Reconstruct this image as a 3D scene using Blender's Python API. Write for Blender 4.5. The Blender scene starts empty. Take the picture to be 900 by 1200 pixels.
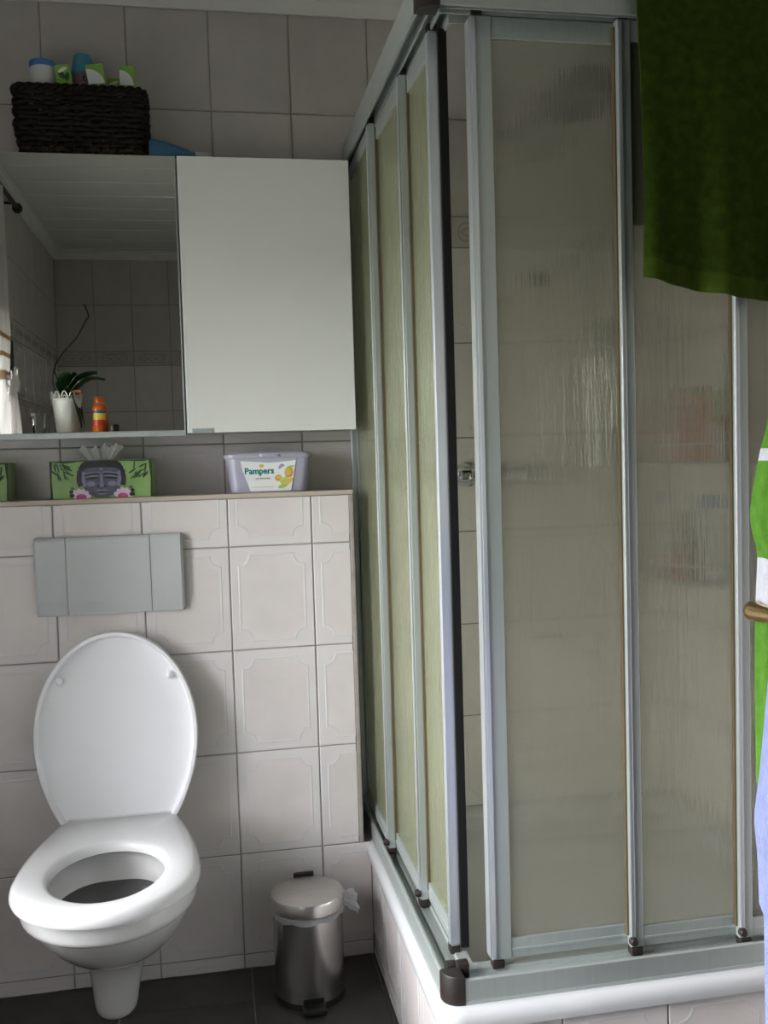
import bpy, bmesh, math, random
from mathutils import Vector, Matrix
random.seed(7)
C = bpy.context.scene.collection
SC = bpy.context.scene
PI = math.pi

# ------------------------------------------------------------------ camera
cam_d = bpy.data.cameras.new('camera'); cam = bpy.data.objects.new('camera', cam_d); C.objects.link(cam)
YAW, PITCH, ROLL, FPX = 0.1790, -0.0549, -0.0295, 1129.1
f = Vector((math.sin(YAW)*math.cos(PITCH), math.cos(YAW)*math.cos(PITCH), math.sin(PITCH)))
r0 = Vector((math.cos(YAW), -math.sin(YAW), 0)); u0 = r0.cross(f)
rr = r0*math.cos(ROLL) + u0*math.sin(ROLL); uu = -r0*math.sin(ROLL) + u0*math.cos(ROLL)
M = Matrix.Identity(4)
for i in range(3):
    M[i][0] = rr[i]; M[i][1] = uu[i]; M[i][2] = -f[i]
M[0][3], M[1][3], M[2][3] = 0.3584, -2.3234, 1.2356
cam.matrix_world = M
cam_d.sensor_fit = 'VERTICAL'; cam_d.sensor_height = 32.0; cam_d.lens = FPX*32.0/1200.0
cam_d.clip_start = 0.02
SC.camera = cam

# ------------------------------------------------------------------ exposure, sky, daylight through the window
SC.view_settings.view_transform = 'Standard'; SC.view_settings.look = 'None'
SC.view_settings.gamma = 1.0; SC.view_settings.use_curve_mapping = False
SC.view_settings.exposure = 2.43
try:
    SC.cycles.max_bounces = 14; SC.cycles.diffuse_bounces = 7; SC.cycles.glossy_bounces = 6
    SC.cycles.transmission_bounces = 10; SC.cycles.transparent_max_bounces = 16
    SC.cycles.use_denoising = True; SC.cycles.sample_clamp_indirect = 6
except Exception:
    pass
W = bpy.data.worlds.new('overcast_sky'); SC.world = W; W.use_nodes = True
nt = W.node_tree; nt.nodes.clear()
wo = nt.nodes.new('ShaderNodeOutputWorld'); wb = nt.nodes.new('ShaderNodeBackground')
tc = nt.nodes.new('ShaderNodeTexCoord'); sx = nt.nodes.new('ShaderNodeSeparateXYZ')
rp = nt.nodes.new('ShaderNodeValToRGB')
rp.color_ramp.elements[0].position = 0.0; rp.color_ramp.elements[0].color = (0.12, 0.12, 0.105, 1)
rp.color_ramp.elements[1].position = 1.0; rp.color_ramp.elements[1].color = (1.12, 1.10, 1.14, 1)
e = rp.color_ramp.elements.new(0.49); e.color = (0.17, 0.17, 0.155, 1)
e = rp.color_ramp.elements.new(0.52); e.color = (0.46, 0.455, 0.47, 1)
mr = nt.nodes.new('ShaderNodeMapRange'); mr.inputs[1].default_value = -1; mr.inputs[2].default_value = 1
nt.links.new(tc.outputs['Generated'], sx.inputs[0]); nt.links.new(sx.outputs['Z'], mr.inputs[0])
nt.links.new(mr.outputs[0], rp.inputs[0]); nt.links.new(rp.outputs[0], wb.inputs['Color'])
wb.inputs['Strength'].default_value = 9
nt.links.new(wb.outputs[0], wo.inputs[0])
# portal: guides sky sampling through the window opening (adds no light of its own)
pl = bpy.data.lights.new('window_portal', 'AREA'); pl.shape = 'RECTANGLE'; pl.size = 1.25; pl.size_y = 1.4
plo = bpy.data.objects.new('window_portal', pl); C.objects.link(plo)
plo.location = (-0.665, -1.132, 1.161); plo.rotation_euler = (0, -PI/2, 0)
try: pl.cycles.is_portal = True
except Exception: pass

# ------------------------------------------------------------------ materials
def nodes_of(name):
    m = bpy.data.materials.new(name); m.use_nodes = True
    return m, m.node_tree.nodes, m.node_tree.links, m.node_tree.nodes['Principled BSDF']
def mat(name, col, rough=.5, metal=0, var=.06, nscale=8, bump=0, bscale=60, coat=0, spec=.5, stretch=(1,1,1), rnd=0, trans=0, sheen=0, rvar=0, detail=4):
    m, N, L, b = nodes_of(name)
    tcn = N.new('ShaderNodeTexCoord'); mp = N.new('ShaderNodeMapping'); mp.inputs['Scale'].default_value = stretch
    L.new(tcn.outputs['Object'], mp.inputs[0])
    vec = mp.outputs[0]
    if rnd:
        oi = N.new('ShaderNodeObjectInfo'); va = N.new('ShaderNodeVectorMath'); va.operation = 'ADD'
        ml = N.new('ShaderNodeMath'); ml.operation = 'MULTIPLY'; ml.inputs[1].default_value = 37
        L.new(oi.outputs['Random'], ml.inputs[0]); L.new(vec, va.inputs[0]); L.new(ml.outputs[0], va.inputs[1]); vec = va.outputs[0]
    nz = N.new('ShaderNodeTexNoise'); nz.inputs['Scale'].default_value = nscale; nz.inputs['Detail'].default_value = detail
    L.new(vec, nz.inputs['Vector'])
    cr = N.new('ShaderNodeValToRGB')
    c0 = [max(0, c*(1-var)) for c in col]; c1 = [min(1, c*(1+var)) for c in col]
    cr.color_ramp.elements[0].position = .3; cr.color_ramp.elements[1].position = .7
    cr.color_ramp.elements[0].color = (*c0, 1); cr.color_ramp.elements[1].color = (*c1, 1)
    L.new(nz.outputs['Fac'], cr.inputs[0])
    out = cr.outputs[0]
    if rnd:
        hs = N.new('ShaderNodeHueSaturation'); mr = N.new('ShaderNodeMapRange')
        mr.inputs[3].default_value = 1-rnd; mr.inputs[4].default_value = 1+rnd
        L.new(oi.outputs['Random'], mr.inputs[0]); L.new(mr.outputs[0], hs.inputs['Value']); L.new(out, hs.inputs['Color']); out = hs.outputs[0]
    L.new(out, b.inputs['Base Color'])
    b.inputs['Roughness'].default_value = rough; b.inputs['Metallic'].default_value = metal
    b.inputs['Specular IOR Level'].default_value = spec
    b.inputs['Coat Weight'].default_value = coat; b.inputs['Coat Roughness'].default_value = .1
    if trans: b.inputs['Transmission Weight'].default_value = trans
    if sheen: b.inputs['Sheen Weight'].default_value = sheen; b.inputs['Sheen Roughness'].default_value = .5
    if rvar:
        m2 = N.new('ShaderNodeMapRange'); m2.inputs[3].default_value = max(.02, rough-rvar); m2.inputs[4].default_value = rough+rvar
        L.new(nz.outputs['Fac'], m2.inputs[0]); L.new(m2.outputs[0], b.inputs['Roughness'])
    if bump:
        n2 = N.new('ShaderNodeTexNoise'); n2.inputs['Scale'].default_value = bscale; n2.inputs['Detail'].default_value = 3
        L.new(vec, n2.inputs['Vector'])
        bp = N.new('ShaderNodeBump'); bp.inputs['Strength'].default_value = bump; bp.inputs['Distance'].default_value = .002
        L.new(n2.outputs['Fac'], bp.inputs['Height']); L.new(bp.outputs[0], b.inputs['Normal'])
    return m

def pane_mat(name, tint, body, refr_rough=.075):
    # ribbed shower glazing: blurred see-through + a little milky body + surface gloss
    m, N, L, b = nodes_of(name)
    out = [n for n in N if n.type == 'OUTPUT_MATERIAL'][0]
    tcn = N.new('ShaderNodeTexCoord'); mp = N.new('ShaderNodeMapping'); mp.inputs['Scale'].default_value = (170, 170, 5)
    nz = N.new('ShaderNodeTexNoise'); nz.inputs['Scale'].default_value = 1; nz.inputs['Detail'].default_value = 2
    L.new(tcn.outputs['Object'], mp.inputs[0]); L.new(mp.outputs[0], nz.inputs['Vector'])
    bp = N.new('ShaderNodeBump'); bp.inputs['Strength'].default_value = .42; bp.inputs['Distance'].default_value = .003
    L.new(nz.outputs['Fac'], bp.inputs['Height'])
    b.inputs['Base Color'].default_value = (*tint, 1); b.inputs['Transmission Weight'].default_value = 1
    b.inputs['Roughness'].default_value = refr_rough; b.inputs['IOR'].default_value = 1.35
    L.new(bp.outputs[0], b.inputs['Normal'])
    tr = N.new('ShaderNodeBsdfTransparent'); tr.inputs[0].default_value = (*tint, 1)
    m1 = N.new('ShaderNodeMixShader'); m1.inputs[0].default_value = .24
    L.new(b.outputs[0], m1.inputs[1]); L.new(tr.outputs[0], m1.inputs[2])
    df = N.new('ShaderNodeBsdfDiffuse'); df.inputs[0].default_value = (*body, 1); L.new(bp.outputs[0], df.inputs['Normal'])
    tl = N.new('ShaderNodeBsdfTranslucent'); tl.inputs[0].default_value = (*body, 1)
    m2 = N.new('ShaderNodeMixShader'); m2.inputs[0].default_value = .5
    L.new(df.outputs[0], m2.inputs[1]); L.new(tl.outputs[0], m2.inputs[2])
    m3 = N.new('ShaderNodeMixShader'); m3.inputs[0].default_value = .20
    L.new(m1.outputs[0], m3.inputs[1]); L.new(m2.outputs[0], m3.inputs[2])
    L.new(m3.outputs[0], out.inputs['Surface'])
    return m
def clear_mat(name, tint, alpha=.8):
    m, N, L, b = nodes_of(name)
    out = [n for n in N if n.type == 'OUTPUT_MATERIAL'][0]
    b.inputs['Roughness'].default_value = .03; b.inputs['Base Color'].default_value = (*tint, 1)
    tr = N.new('ShaderNodeBsdfTransparent'); tr.inputs[0].default_value = (*tint, 1)
    g = N.new('ShaderNodeBsdfGlossy'); g.inputs['Roughness'].default_value = .02
    fr = N.new('ShaderNodeFresnel'); fr.inputs[0].default_value = 1.45
    mx = N.new('ShaderNodeMixShader'); L.new(fr.outputs[0], mx.inputs[0]); L.new(tr.outputs[0], mx.inputs[1]); L.new(g.outputs[0], mx.inputs[2])
    L.new(mx.outputs[0], out.inputs['Surface'])
    return m
def sheer_mat(name, col, t=.35):
    m, N, L, b = nodes_of(name)
    out = [n for n in N if n.type == 'OUTPUT_MATERIAL'][0]
    df = N.new('ShaderNodeBsdfDiffuse'); df.inputs[0].default_value = (*col, 1)
    tl = N.new('ShaderNodeBsdfTranslucent'); tl.inputs[0].default_value = (*col, 1)
    m1 = N.new('ShaderNodeMixShader'); m1.inputs[0].default_value = .5; L.new(df.outputs[0], m1.inputs[1]); L.new(tl.outputs[0], m1.inputs[2])
    tr = N.new('ShaderNodeBsdfTransparent'); m2 = N.new('ShaderNodeMixShader'); m2.inputs[0].default_value = t
    L.new(m1.outputs[0], m2.inputs[1]); L.new(tr.outputs[0], m2.inputs[2]); L.new(m2.outputs[0], out.inputs['Surface'])
    return m

MT = {}
MT['tile'] = mat('glazed_tile_rosy', (.62,.58,.57), .28, var=.035, nscale=14, rnd=.02, bump=.03, bscale=30)
MT['tile_edge'] = mat('glazed_tile_border', (.635,.61,.61), .25, var=.015, nscale=9, rnd=.02)
MT['tile_plain'] = mat('glazed_tile_plain', (.46,.43,.41), .33, var=.05, nscale=16, rnd=.03, bump=.03, bscale=30)
MT['line'] = mat('tile_pattern_print', (.16,.15,.14), .5)
MT['grout'] = mat('grey_grout', (.30,.275,.25), .9, var=.12, nscale=30)
MT['grout_dark'] = mat('floor_grout', (.20,.19,.18), .9, var=.1, nscale=30)
MT['floor'] = mat('anthracite_tile', (.045,.042,.040), .42, var=.18, nscale=22, rnd=.06, bump=.1, bscale=90)
MT['beige_trim'] = mat('beige_tile_trim', (.44,.385,.315), .45, var=.06)
MT['plank'] = mat('white_ceiling_plank', (.62,.63,.60), .4, var=.02, rnd=.02)
MT['cove'] = mat('white_cove', (.62,.62,.59), .5, var=.02)
MT['plaster'] = mat('white_plaster', (.7,.7,.68), .8, var=.03)
MT['ceramic'] = mat('white_ceramic', (.70,.70,.70), .10, var=.01, coat=.4)
MT['lid'] = mat('white_lid_plastic', (.83,.83,.87), .3, var=.01)
MT['seat'] = mat('white_seat_plastic', (.72,.72,.74), .2, var=.01)
MT['water'] = mat('bowl_water', (.045,.045,.045), .03, var=.05)
MT['plate'] = mat('grey_plate_plastic', (.46,.48,.49), .38, var=.015)
MT['gap'] = mat('dark_gap', (.03,.03,.03), .7)
MT['steel'] = mat('brushed_steel', (.54,.52,.50), .24, 1, var=.04, nscale=3, stretch=(40,40,1.2), rvar=.03)
MT['steel_lid'] = mat('brushed_steel_lid', (.56,.54,.52), .30, 1, var=.1, nscale=4, stretch=(2,60,60), rvar=.06)
MT['black'] = mat('black_plastic', (.012,.012,.012), .4)
MT['bag'] = sheer_mat('white_bag_film', (.8,.8,.82), .25)
MT['alu'] = mat('satin_aluminium', (.43,.47,.46), .42, .6, var=.03, nscale=5, stretch=(30,30,1))
MT['alu_bright'] = mat('bright_aluminium', (.60,.63,.68), .30, .75, var=.02)
MT['chrome'] = mat('chrome', (.75,.76,.77), .08, 1, var=.01)
MT['brown'] = mat('brown_plastic', (.014,.010,.008), .5, var=.1)
MT['seal'] = mat('yellowed_seal', (.085,.062,.028), .5, var=.15, nscale=20)
MT['seal_black'] = mat('black_seal', (.006,.006,.006), .6, spec=.2)
MT['pane_front'] = pane_mat('ribbed_pane', (.86,.86,.82), (.54,.52,.47))
MT['pane_side'] = pane_mat('ribbed_pane_yellowed', (.85,.875,.73), (.53,.55,.39))
MT['acryl'] = mat('white_acrylic', (.50,.51,.525), .18, var=.015, coat=.3)
MT['white_lac'] = mat('white_lacquer', (.64,.65,.62), .35, var=.01)
MT['cab_body'] = mat('white_board', (.55,.55,.53), .5, var=.01)
MT['mirror'] = mat('mirror_silver', (.60,.62,.58), .015, 1, var=0)
MT['mirror'].node_tree.nodes['Principled BSDF'].inputs['Roughness'].default_value = .0
MT['wicker'] = mat('dark_wicker', (.008,.0055,.004), .65, spec=.25, var=.5, nscale=25, rvar=.15)
MT['wicker_pale'] = mat('worn_wicker', (.035,.026,.009), .65, spec=.25, var=.4, nscale=25)
MT['lime_print'] = mat('lime_print', (.22,.45,.07), .5, var=.05)
MT['box_green'] = mat('carton_green', (.22,.37,.12), .38, var=.22, nscale=9)
MT['box_dark'] = mat('carton_dark_edge', (.012,.030,.016), .4, var=.3, nscale=40)
MT['stone'] = mat('print_slate', (.075,.075,.115), .45, var=.35, nscale=30)
MT['stone_hi'] = mat('print_slate_light', (.19,.19,.28), .45, var=.15, nscale=40)
MT['ink'] = mat('print_ink', (.006,.006,.009), .45)
MT['leafink'] = mat('print_leaf', (.035,.095,.025), .45)
MT['petal'] = mat('print_petal', (.62,.50,.62), .45, var=.1)
MT['petal_pink'] = mat('print_pink', (.50,.07,.22), .45, var=.2, nscale=60)
MT['tissue'] = sheer_mat('white_tissue', (.85,.85,.83), .0)
MT['lavender'] = mat('lavender_plastic', (.43,.43,.54), .3, var=.04, trans=.1)
MT['lavender_lid'] = mat('lavender_lid_plastic', (.43,.43,.50), .3, var=.02, trans=.08)
MT['label'] = mat('white_label', (.76,.77,.76), .4, var=.01)
MT['teal_ink'] = mat('teal_ink', (.01,.22,.23), .4, var=0)
MT['grey_ink'] = mat('grey_ink', (.34,.35,.36), .4, var=0)
MT['yellow_ink'] = mat('yellow_ink', (.62,.48,.10), .4, var=.1)
MT['peach_ink'] = mat('peach_ink', (.55,.29,.06), .4, var=.3, nscale=80)
MT['lime_ink'] = mat('lime_ink', (.42,.55,.15), .4, var=.2, nscale=80)
MT['violet_ink'] = mat('violet_ink', (.33,.28,.60), .4, var=.1)
MT['white_pl'] = mat('white_plastic', (.70,.72,.72), .35, var=.01)
MT['blue_pl'] = mat('blue_plastic', (.06,.20,.55), .35, var=.03)
MT['teal_pl'] = mat('teal_cap_plastic', (.05,.25,.35), .35, var=.03)
MT['mauve'] = mat('mauve_plastic', (.27,.13,.19), .4, var=.04)
MT['sky_tube'] = mat('blue_tube', (.03,.13,.24), .4, var=.05)
MT['olive_towel'] = mat('olive_terry', (.028,.048,.004), .95, var=.25, nscale=60, bump=.8, bscale=500, spec=.08)
MT['olive_hem'] = mat('olive_hem', (.038,.062,.006), .9, var=.15, nscale=60, bump=.5, bscale=300, spec=.08)
MT['lime_towel'] = mat('lime_terry', (.065,.165,.02), .95, var=.15, nscale=70, bump=.8, bscale=500, spec=.08)
MT['white_terry'] = mat('white_terry', (.36,.37,.42), .95, var=.08, nscale=70, bump=.8, bscale=500, spec=.08)
MT['blue_towel'] = mat('pale_blue_terry', (.17,.195,.34), .95, var=.12, nscale=70, bump=.8, bscale=400, spec=.08)
MT['brass'] = mat('polished_brass', (.80,.56,.27), .22, 1, var=.05)
MT['door'] = mat('white_door_paint', (.70,.69,.66), .4, var=.02)
MT['wood'] = mat('brown_wood', (.16,.06,.025), .4, var=.35, nscale=4, stretch=(2,14,14))
MT['soil'] = mat('bark_soil', (.03,.02,.012), .9, var=.5, nscale=60)
MT['leaf'] = mat('orchid_leaf', (.016,.045,.012), .3, var=.3, nscale=12)
MT['stem'] = mat('orchid_stem', (.04,.045,.015), .6, var=.3)
MT['pot'] = mat('white_enamel', (.68,.68,.64), .3, var=.02)
MT['redleaf'] = mat('wilted_leaf', (.30,.05,.02), .6, var=.3)
MT['orange_pl'] = mat('orange_plastic', (.62,.14,.02), .3, var=.05)
MT['yellow_pl'] = mat('yellow_label', (.70,.52,.05), .4, var=.05)
MT['pink_pl'] = mat('pink_plastic', (.62,.32,.34), .4, var=.05)
MT['green_pl'] = mat('green_plastic', (.10,.50,.08), .4, var=.05)
MT['red_pl'] = mat('red_plastic', (.55,.04,.03), .4, var=.05)
MT['curtain'] = sheer_mat('sheer_curtain', (.82,.80,.80), .15)
MT['curtain_band'] = sheer_mat('curtain_band', (.46,.33,.24), .1)
MT['window_frame'] = mat('white_window_frame', (.72,.72,.70), .35, var=.01)
MT['window_glass'] = clear_mat('window_glass', (.97,.98,.97))
MT['dark_green'] = mat('dark_green_board', (.012,.022,.016), .5)
MT['glass_clear'] = clear_mat('clear_tumbler', (.93,.95,.94))

# ------------------------------------------------------------------ mesh helpers
def link(o, parent=None):
    C.objects.link(o)
    if parent: o.parent = parent
    return o
def finish(bm, name, mats, parent=None, smooth=None, loc=None, rot=None):
    bmesh.ops.recalc_face_normals(bm, faces=bm.faces)
    me = bpy.data.meshes.new(name); bm.to_mesh(me); bm.free()
    for m in (mats if isinstance(mats, (list, tuple)) else [mats]): me.materials.append(m)
    if smooth is not None:
        for p in me.polygons: p.use_smooth = True
        me.set_sharp_from_angle(angle=math.radians(smooth))
    o = bpy.data.objects.new(name, me); link(o, parent)
    if loc: o.location = loc
    if rot: o.rotation_euler = rot
    return o
def empty(name, loc=(0,0,0), rz=0, parent=None):
    o = bpy.data.objects.new(name, None); o.empty_display_size = .05; link(o, parent)
    o.location = loc; o.rotation_euler = (0,0,rz); return o
def tag(o, label=None, cat=None, group=None, kind=None):
    if label: o['label'] = label
    if cat: o['category'] = cat
    if group: o['group'] = group
    if kind: o['kind'] = kind
    return o
def box(bm, x0, x1, y0, y1, z0, z1, bev=0, mi=0, seg=2):
    vs = [bm.verts.new((x,y,z)) for x in (x0,x1) for y in (y0,y1) for z in (z0,z1)]
    q = [(0,1,3,2),(4,6,7,5),(0,4,5,1),(2,3,7,6),(0,2,6,4),(1,5,7,3)]
    fs = [bm.faces.new([vs[i] for i in k]) for k in q]
    for fa in fs: fa.material_index = mi
    if bev:
        es = list({e for fa in fs for e in fa.edges})
        r = bmesh.ops.bevel(bm, geom=es, offset=bev, segments=seg, affect='EDGES', profile=.5)
        for fa in r['faces']: fa.material_index = mi
def rings(bm, rs, closed=True, cap0=True, cap1=True, mi=0):
    V = [[bm.verts.new(p) for p in r] for r in rs]
    n = len(V[0])
    for a, b in zip(V, V[1:]):
        for i in range(n if closed else n-1):
            j = (i+1) % n
            fa = bm.faces.new((a[i], a[j], b[j], b[i])); fa.material_index = mi
    if cap0: bm.faces.new(V[0]).material_index = mi
    if cap1: bm.faces.new(V[-1]).material_index = mi
    return V
def circ(c, r, n=24, ax='z', ry=None):
    ry = ry or r; out = []
    for i in range(n):
        a = 2*PI*i/n; x, y = r*math.cos(a), ry*math.sin(a)
        out.append({'z': (c[0]+x, c[1]+y, c[2]), 'y': (c[0]+x, c[1], c[2]+y), 'x': (c[0], c[1]+x, c[2]+y)}[ax])
    return out
def lathe(bm, prof, c=(0,0,0), n=32, ax='z', mi=0, cap0=True, cap1=True):
    rs = []
    for r, h in prof:
        cc = {'z': (c[0],c[1],c[2]+h), 'y': (c[0],c[1]+h,c[2]), 'x': (c[0]+h,c[1],c[2])}[ax]
        rs.append(circ(cc, max(r, 1e-4), n, ax))
    return rings(bm, rs, cap0=cap0, cap1=cap1, mi=mi)
def tube(bm, pts, rad, n=8, mi=0, closed=False):
    pts = [Vector(p) for p in pts]; rs = []; N = len(pts)
    up = Vector((0,0,1))
    for i, p in enumerate(pts):
        if closed: t = pts[(i+1) % N] - pts[i-1]
        else: t = pts[min(i+1, N-1)] - pts[max(i-1, 0)]
        t.normalize()
        ref = up if abs(t.dot(up)) < .95 else Vector((1,0,0))
        a = t.cross(ref).normalized(); b = t.cross(a)
        rd = rad[i] if isinstance(rad, (list, tuple)) else rad
        rs.append([p + a*(rd*math.cos(2*PI*k/n)) + b*(rd*math.sin(2*PI*k/n)) for k in range(n)])
    if closed:
        rs.append(rs[0]); V = rings(bm, rs, cap0=False, cap1=False, mi=mi)
        bmesh.ops.remove_doubles(bm, verts=V[0]+V[-1], dist=1e-6)
    else: rings(bm, rs, mi=mi)
def prism(bm, poly, y0, y1, mi=0):           # polygon in xz, extruded along y
    rings(bm, [[(x, y0, z) for x, z in poly], [(x, y1, z) for x, z in poly]], mi=mi)
def flat(bm, poly, y, mi=0):                 # printed patch on a face that looks towards -y
    fa = bm.faces.new([bm.verts.new((x, y, z)) for x, z in poly]); fa.material_index = mi
def ell(cx, cz, a, b, n=20, rot=0, a0=0, a1=2*PI):
    out = []
    for i in range(n):
        t = a0 + (a1-a0)*i/(n if abs(a1-a0-2*PI) < 1e-6 else n-1)
        x, z = a*math.cos(t), b*math.sin(t)
        out.append((cx + x*math.cos(rot) - z*math.sin(rot), cz + x*math.sin(rot) + z*math.cos(rot)))
    return out
def rrect(x0, x1, y0, y1, r, z, n=5):
    out = []
    for cx, cy, a in ((x1-r,y1-r,0),(x0+r,y1-r,PI/2),(x0+r,y0+r,PI),(x1-r,y0+r,1.5*PI)):
        for i in range(n+1):
            t = a + PI/2*i/n; out.append((cx+r*math.cos(t), cy+r*math.sin(t), z))
    return out
def smoothpath(pts, n=6):
    pts = [Vector(p) for p in pts]; out = []
    for i in range(len(pts)-1):
        p0, p1, p2, p3 = pts[max(i-1,0)], pts[i], pts[i+1], pts[min(i+2,len(pts)-1)]
        for k in range(n):
            t = k/n
            out.append(.5*((2*p1)+(p2-p0)*t+(2*p0-5*p1+4*p2-p3)*t*t+(3*p1-p0-3*p2+p3)*t**3))
    out.append(pts[-1]); return out
def text_mesh(s, size, shear=0, bold=0):
    cu = bpy.data.curves.new('txt', 'FONT'); cu.body = s; cu.size = size; cu.align_x = 'CENTER'; cu.shear = shear; cu.offset = bold
    cu.resolution_u = 3
    o = bpy.data.objects.new('txt', cu); C.objects.link(o)
    dg = bpy.context.evaluated_depsgraph_get()
    me = bpy.data.meshes.new_from_object(o.evaluated_get(dg)); bpy.data.objects.remove(o)
    return me

# ------------------------------------------------------------------ tiles
TW, TH, GAP, THK = .2, .25, .003, .007
_tc = {}
def notched(x0, x1, z0, z1, r, n=5):
    P = []
    for cx, cz, a in ((x1, z1, 1.5*PI), (x0, z1, 2*PI), (x0, z0, .5*PI), (x1, z0, PI)):
        for i in range(n+1):
            t = a - PI/2*i/n
            P.append((cx + r*math.cos(t), cz + r*math.sin(t)))
    return P
def tile_mesh(w, h, kind, cut):
    key = (round(w,4), round(h,4), kind, tuple(round(c,4) for c in cut))
    if key in _tc: return _tc[key]
    bm = bmesh.new(); g = GAP/2; x0, x1, z0, z1 = cut; b = .0015
    def rect(o, y): return [(x0+o, y, z0+o), (x1-o, y, z0+o), (x1-o, y, z1-o), (x0+o, y, z1-o)]
    rings(bm, [rect(g, THK), rect(g, b), rect(g+b, 0)], cap0=False, cap1=True, mi=0)
    if kind in ('emboss', 'border', 'mural'):
        bm2 = bmesh.new()
        if kind == 'emboss':
            a = notched(.018, w-.018, .018, h-.018, .026); c = notched(.0215, w-.0215, .0215, h-.0215, .0265); d = notched(.025, w-.025, .025, h-.025, .027)
            rings(bm2, [[(x, .0002, z) for x, z in a], [(x, -.00065, z) for x, z in c], [(x, -.0002, z) for x, z in d]], cap0=False, cap1=False, mi=0)
            bm2.faces.new([bm2.verts.new((x, -.0002, z)) for x, z in d]).material_index = 1
        else:
            def oval(o): return [(x, z) for x, z, _ in rrect(.030+o, w-.030-o, .016+o, h-.016-o, .018-o*.6, 0, 6)]
            rings(bm2, [[(x, .0002, z) for x, z in oval(0)], [(x, -.0010, z) for x, z in oval(.0007)], [(x, .0002, z) for x, z in oval(.0016)]], cap0=False, cap1=False, mi=2)
            for s in (1, -1):
                P = [(w/2 + .064*(k/20-.5)*2, -.0006, h/2 + s*.014*math.sin(k/20*2*PI*1.5)*(1-.3*abs(k/10-1))) for k in range(21)]
                tube(bm2, P, .0007, 4, mi=2)
        for co, no in (((x0+g,0,0),(-1,0,0)), ((x1-g,0,0),(1,0,0)), ((0,0,z0+g),(0,0,-1)), ((0,0,z1-g),(0,0,1))):
            bmesh.ops.bisect_plane(bm2, geom=bm2.verts[:]+bm2.edges[:]+bm2.faces[:], plane_co=co, plane_no=no, clear_outer=True)
        tmp = bpy.data.meshes.new('t'); bm2.to_mesh(tmp); bm2.free(); bm.from_mesh(tmp); bpy.data.meshes.remove(tmp)
    me = bpy.data.meshes.new('tile'); bmesh.ops.recalc_face_normals(bm, faces=bm.faces); bm.to_mesh(me); bm.free()
    if kind == 'emboss': ms = [MT['tile_edge'], MT['tile'], MT['line']]
    elif kind == 'floor': ms = [MT['floor']]
    else: ms = [MT['tile_plain'], MT['tile_plain'], MT['line']]
    for m in ms: me.materials.append(m)
    _tc[key] = me; return me
def put_tile(wall, basis, u, z, w, h, kind, lim):
    # basis: (origin, u-direction angle) ; lim = (u0,u1,z0,z1) window the tile is cut to
    c = (max(0, lim[0]-u), min(w, lim[1]-u), max(0, lim[2]-z), min(h, lim[3]-z))
    if c[1]-c[0] < .006 or c[3]-c[2] < .006: return
    o = bpy.data.objects.new('tile', tile_mesh(w, h, kind, c)); link(o, wall)
    (ox, oy, oz), ang = basis
    o.location = (ox + u*math.cos(ang), oy + u*math.sin(ang), oz + z); o.rotation_euler = (0, 0, ang)
ROWS = [(-.214,.25,'emboss')] + [(.036+.25*k, .25, 'emboss') for k in range(7)] + [(1.786,.08,'border'), (1.866,.25,'plain'), (2.116,.25,'plain'), (2.366,.25,'plain')]
def tile_wall(wall, basis, ustart, uend, z0, z1, phase=0., hole=None, rows=ROWS):
    u = phase + TW*math.floor((ustart-phase)/TW + 1e-6)
    while u < uend - 1e-6:
        for z, h, kind in rows:
            if z+h <= z0+1e-6 or z >= z1-1e-6: continue
            if hole and u >= hole[0]-1e-4 and u+TW <= hole[1]+1e-4 and z >= hole[2]-1e-4 and z+h <= hole[3]+1e-4: continue
            put_tile(wall, basis, u, z, TW, h, kind, (ustart, uend, z0, z1))
        u += TW

XL, XR, YB, YF, ZC = -.42, 1.62, .168, -3.22, 2.40
def slab(name, boxes, m, bev=0):
    bm = bmesh.new()
    for b in boxes: box(bm, *b)
    return tag(finish(bm, name, m), kind='structure')
RC = .003   # grout sits this far behind tile faces
wall_back = slab('wall_back', [(XL-.25, XR+.1, YB+RC, YB+.12, 0, ZC)], MT['grout'])
tile_wall(wall_back, ((0, YB, 0), 0), XL, XR, 1.036, 2.366)
tile_wall(wall_back, ((0, YB, 0), 0), .70, XR, .20, 1.036)
wall_ledge = slab('wall_ledge', [(XL, .700, RC, YB, 0, 1.158), (.700, .7215, RC, YB, 0, .284)], MT['grout'])
tile_wall(wall_ledge, ((0, 0, 0), 0), XL, .693, .285, 1.152)
tile_wall(wall_ledge, ((0, 0, 0), 0), XL, .7215, 0, .286)
for k in range(6):                                # tiles lying on top of the ledge
    u0 = max(XL, -.4+.2*k - (.2 if k == 0 else 0)); u1 = min(.693, -.2+.2*k)
    if k == 0: u0 = XL
    o = bpy.data.objects.new('tile', tile_mesh(u1-u0, YB-.010, 'plain', (0, u1-u0, 0, YB-.010))); link(o, wall_ledge)
    o.location = (u0, .008, 1.162); o.rotation_euler = (-PI/2, 0, 0)
bm = bmesh.new(); box(bm, XL, .7035, -.002, .009, 1.152, 1.1635, .002)
tag(finish(bm, 'trim_1', MT['beige_trim']), kind='structure')
bm = bmesh.new(); box(bm, .693, .7035, -.002, .010, .286, 1.152, .002)
tag(finish(bm, 'trim_2', MT['grout']), kind='structure')
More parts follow.
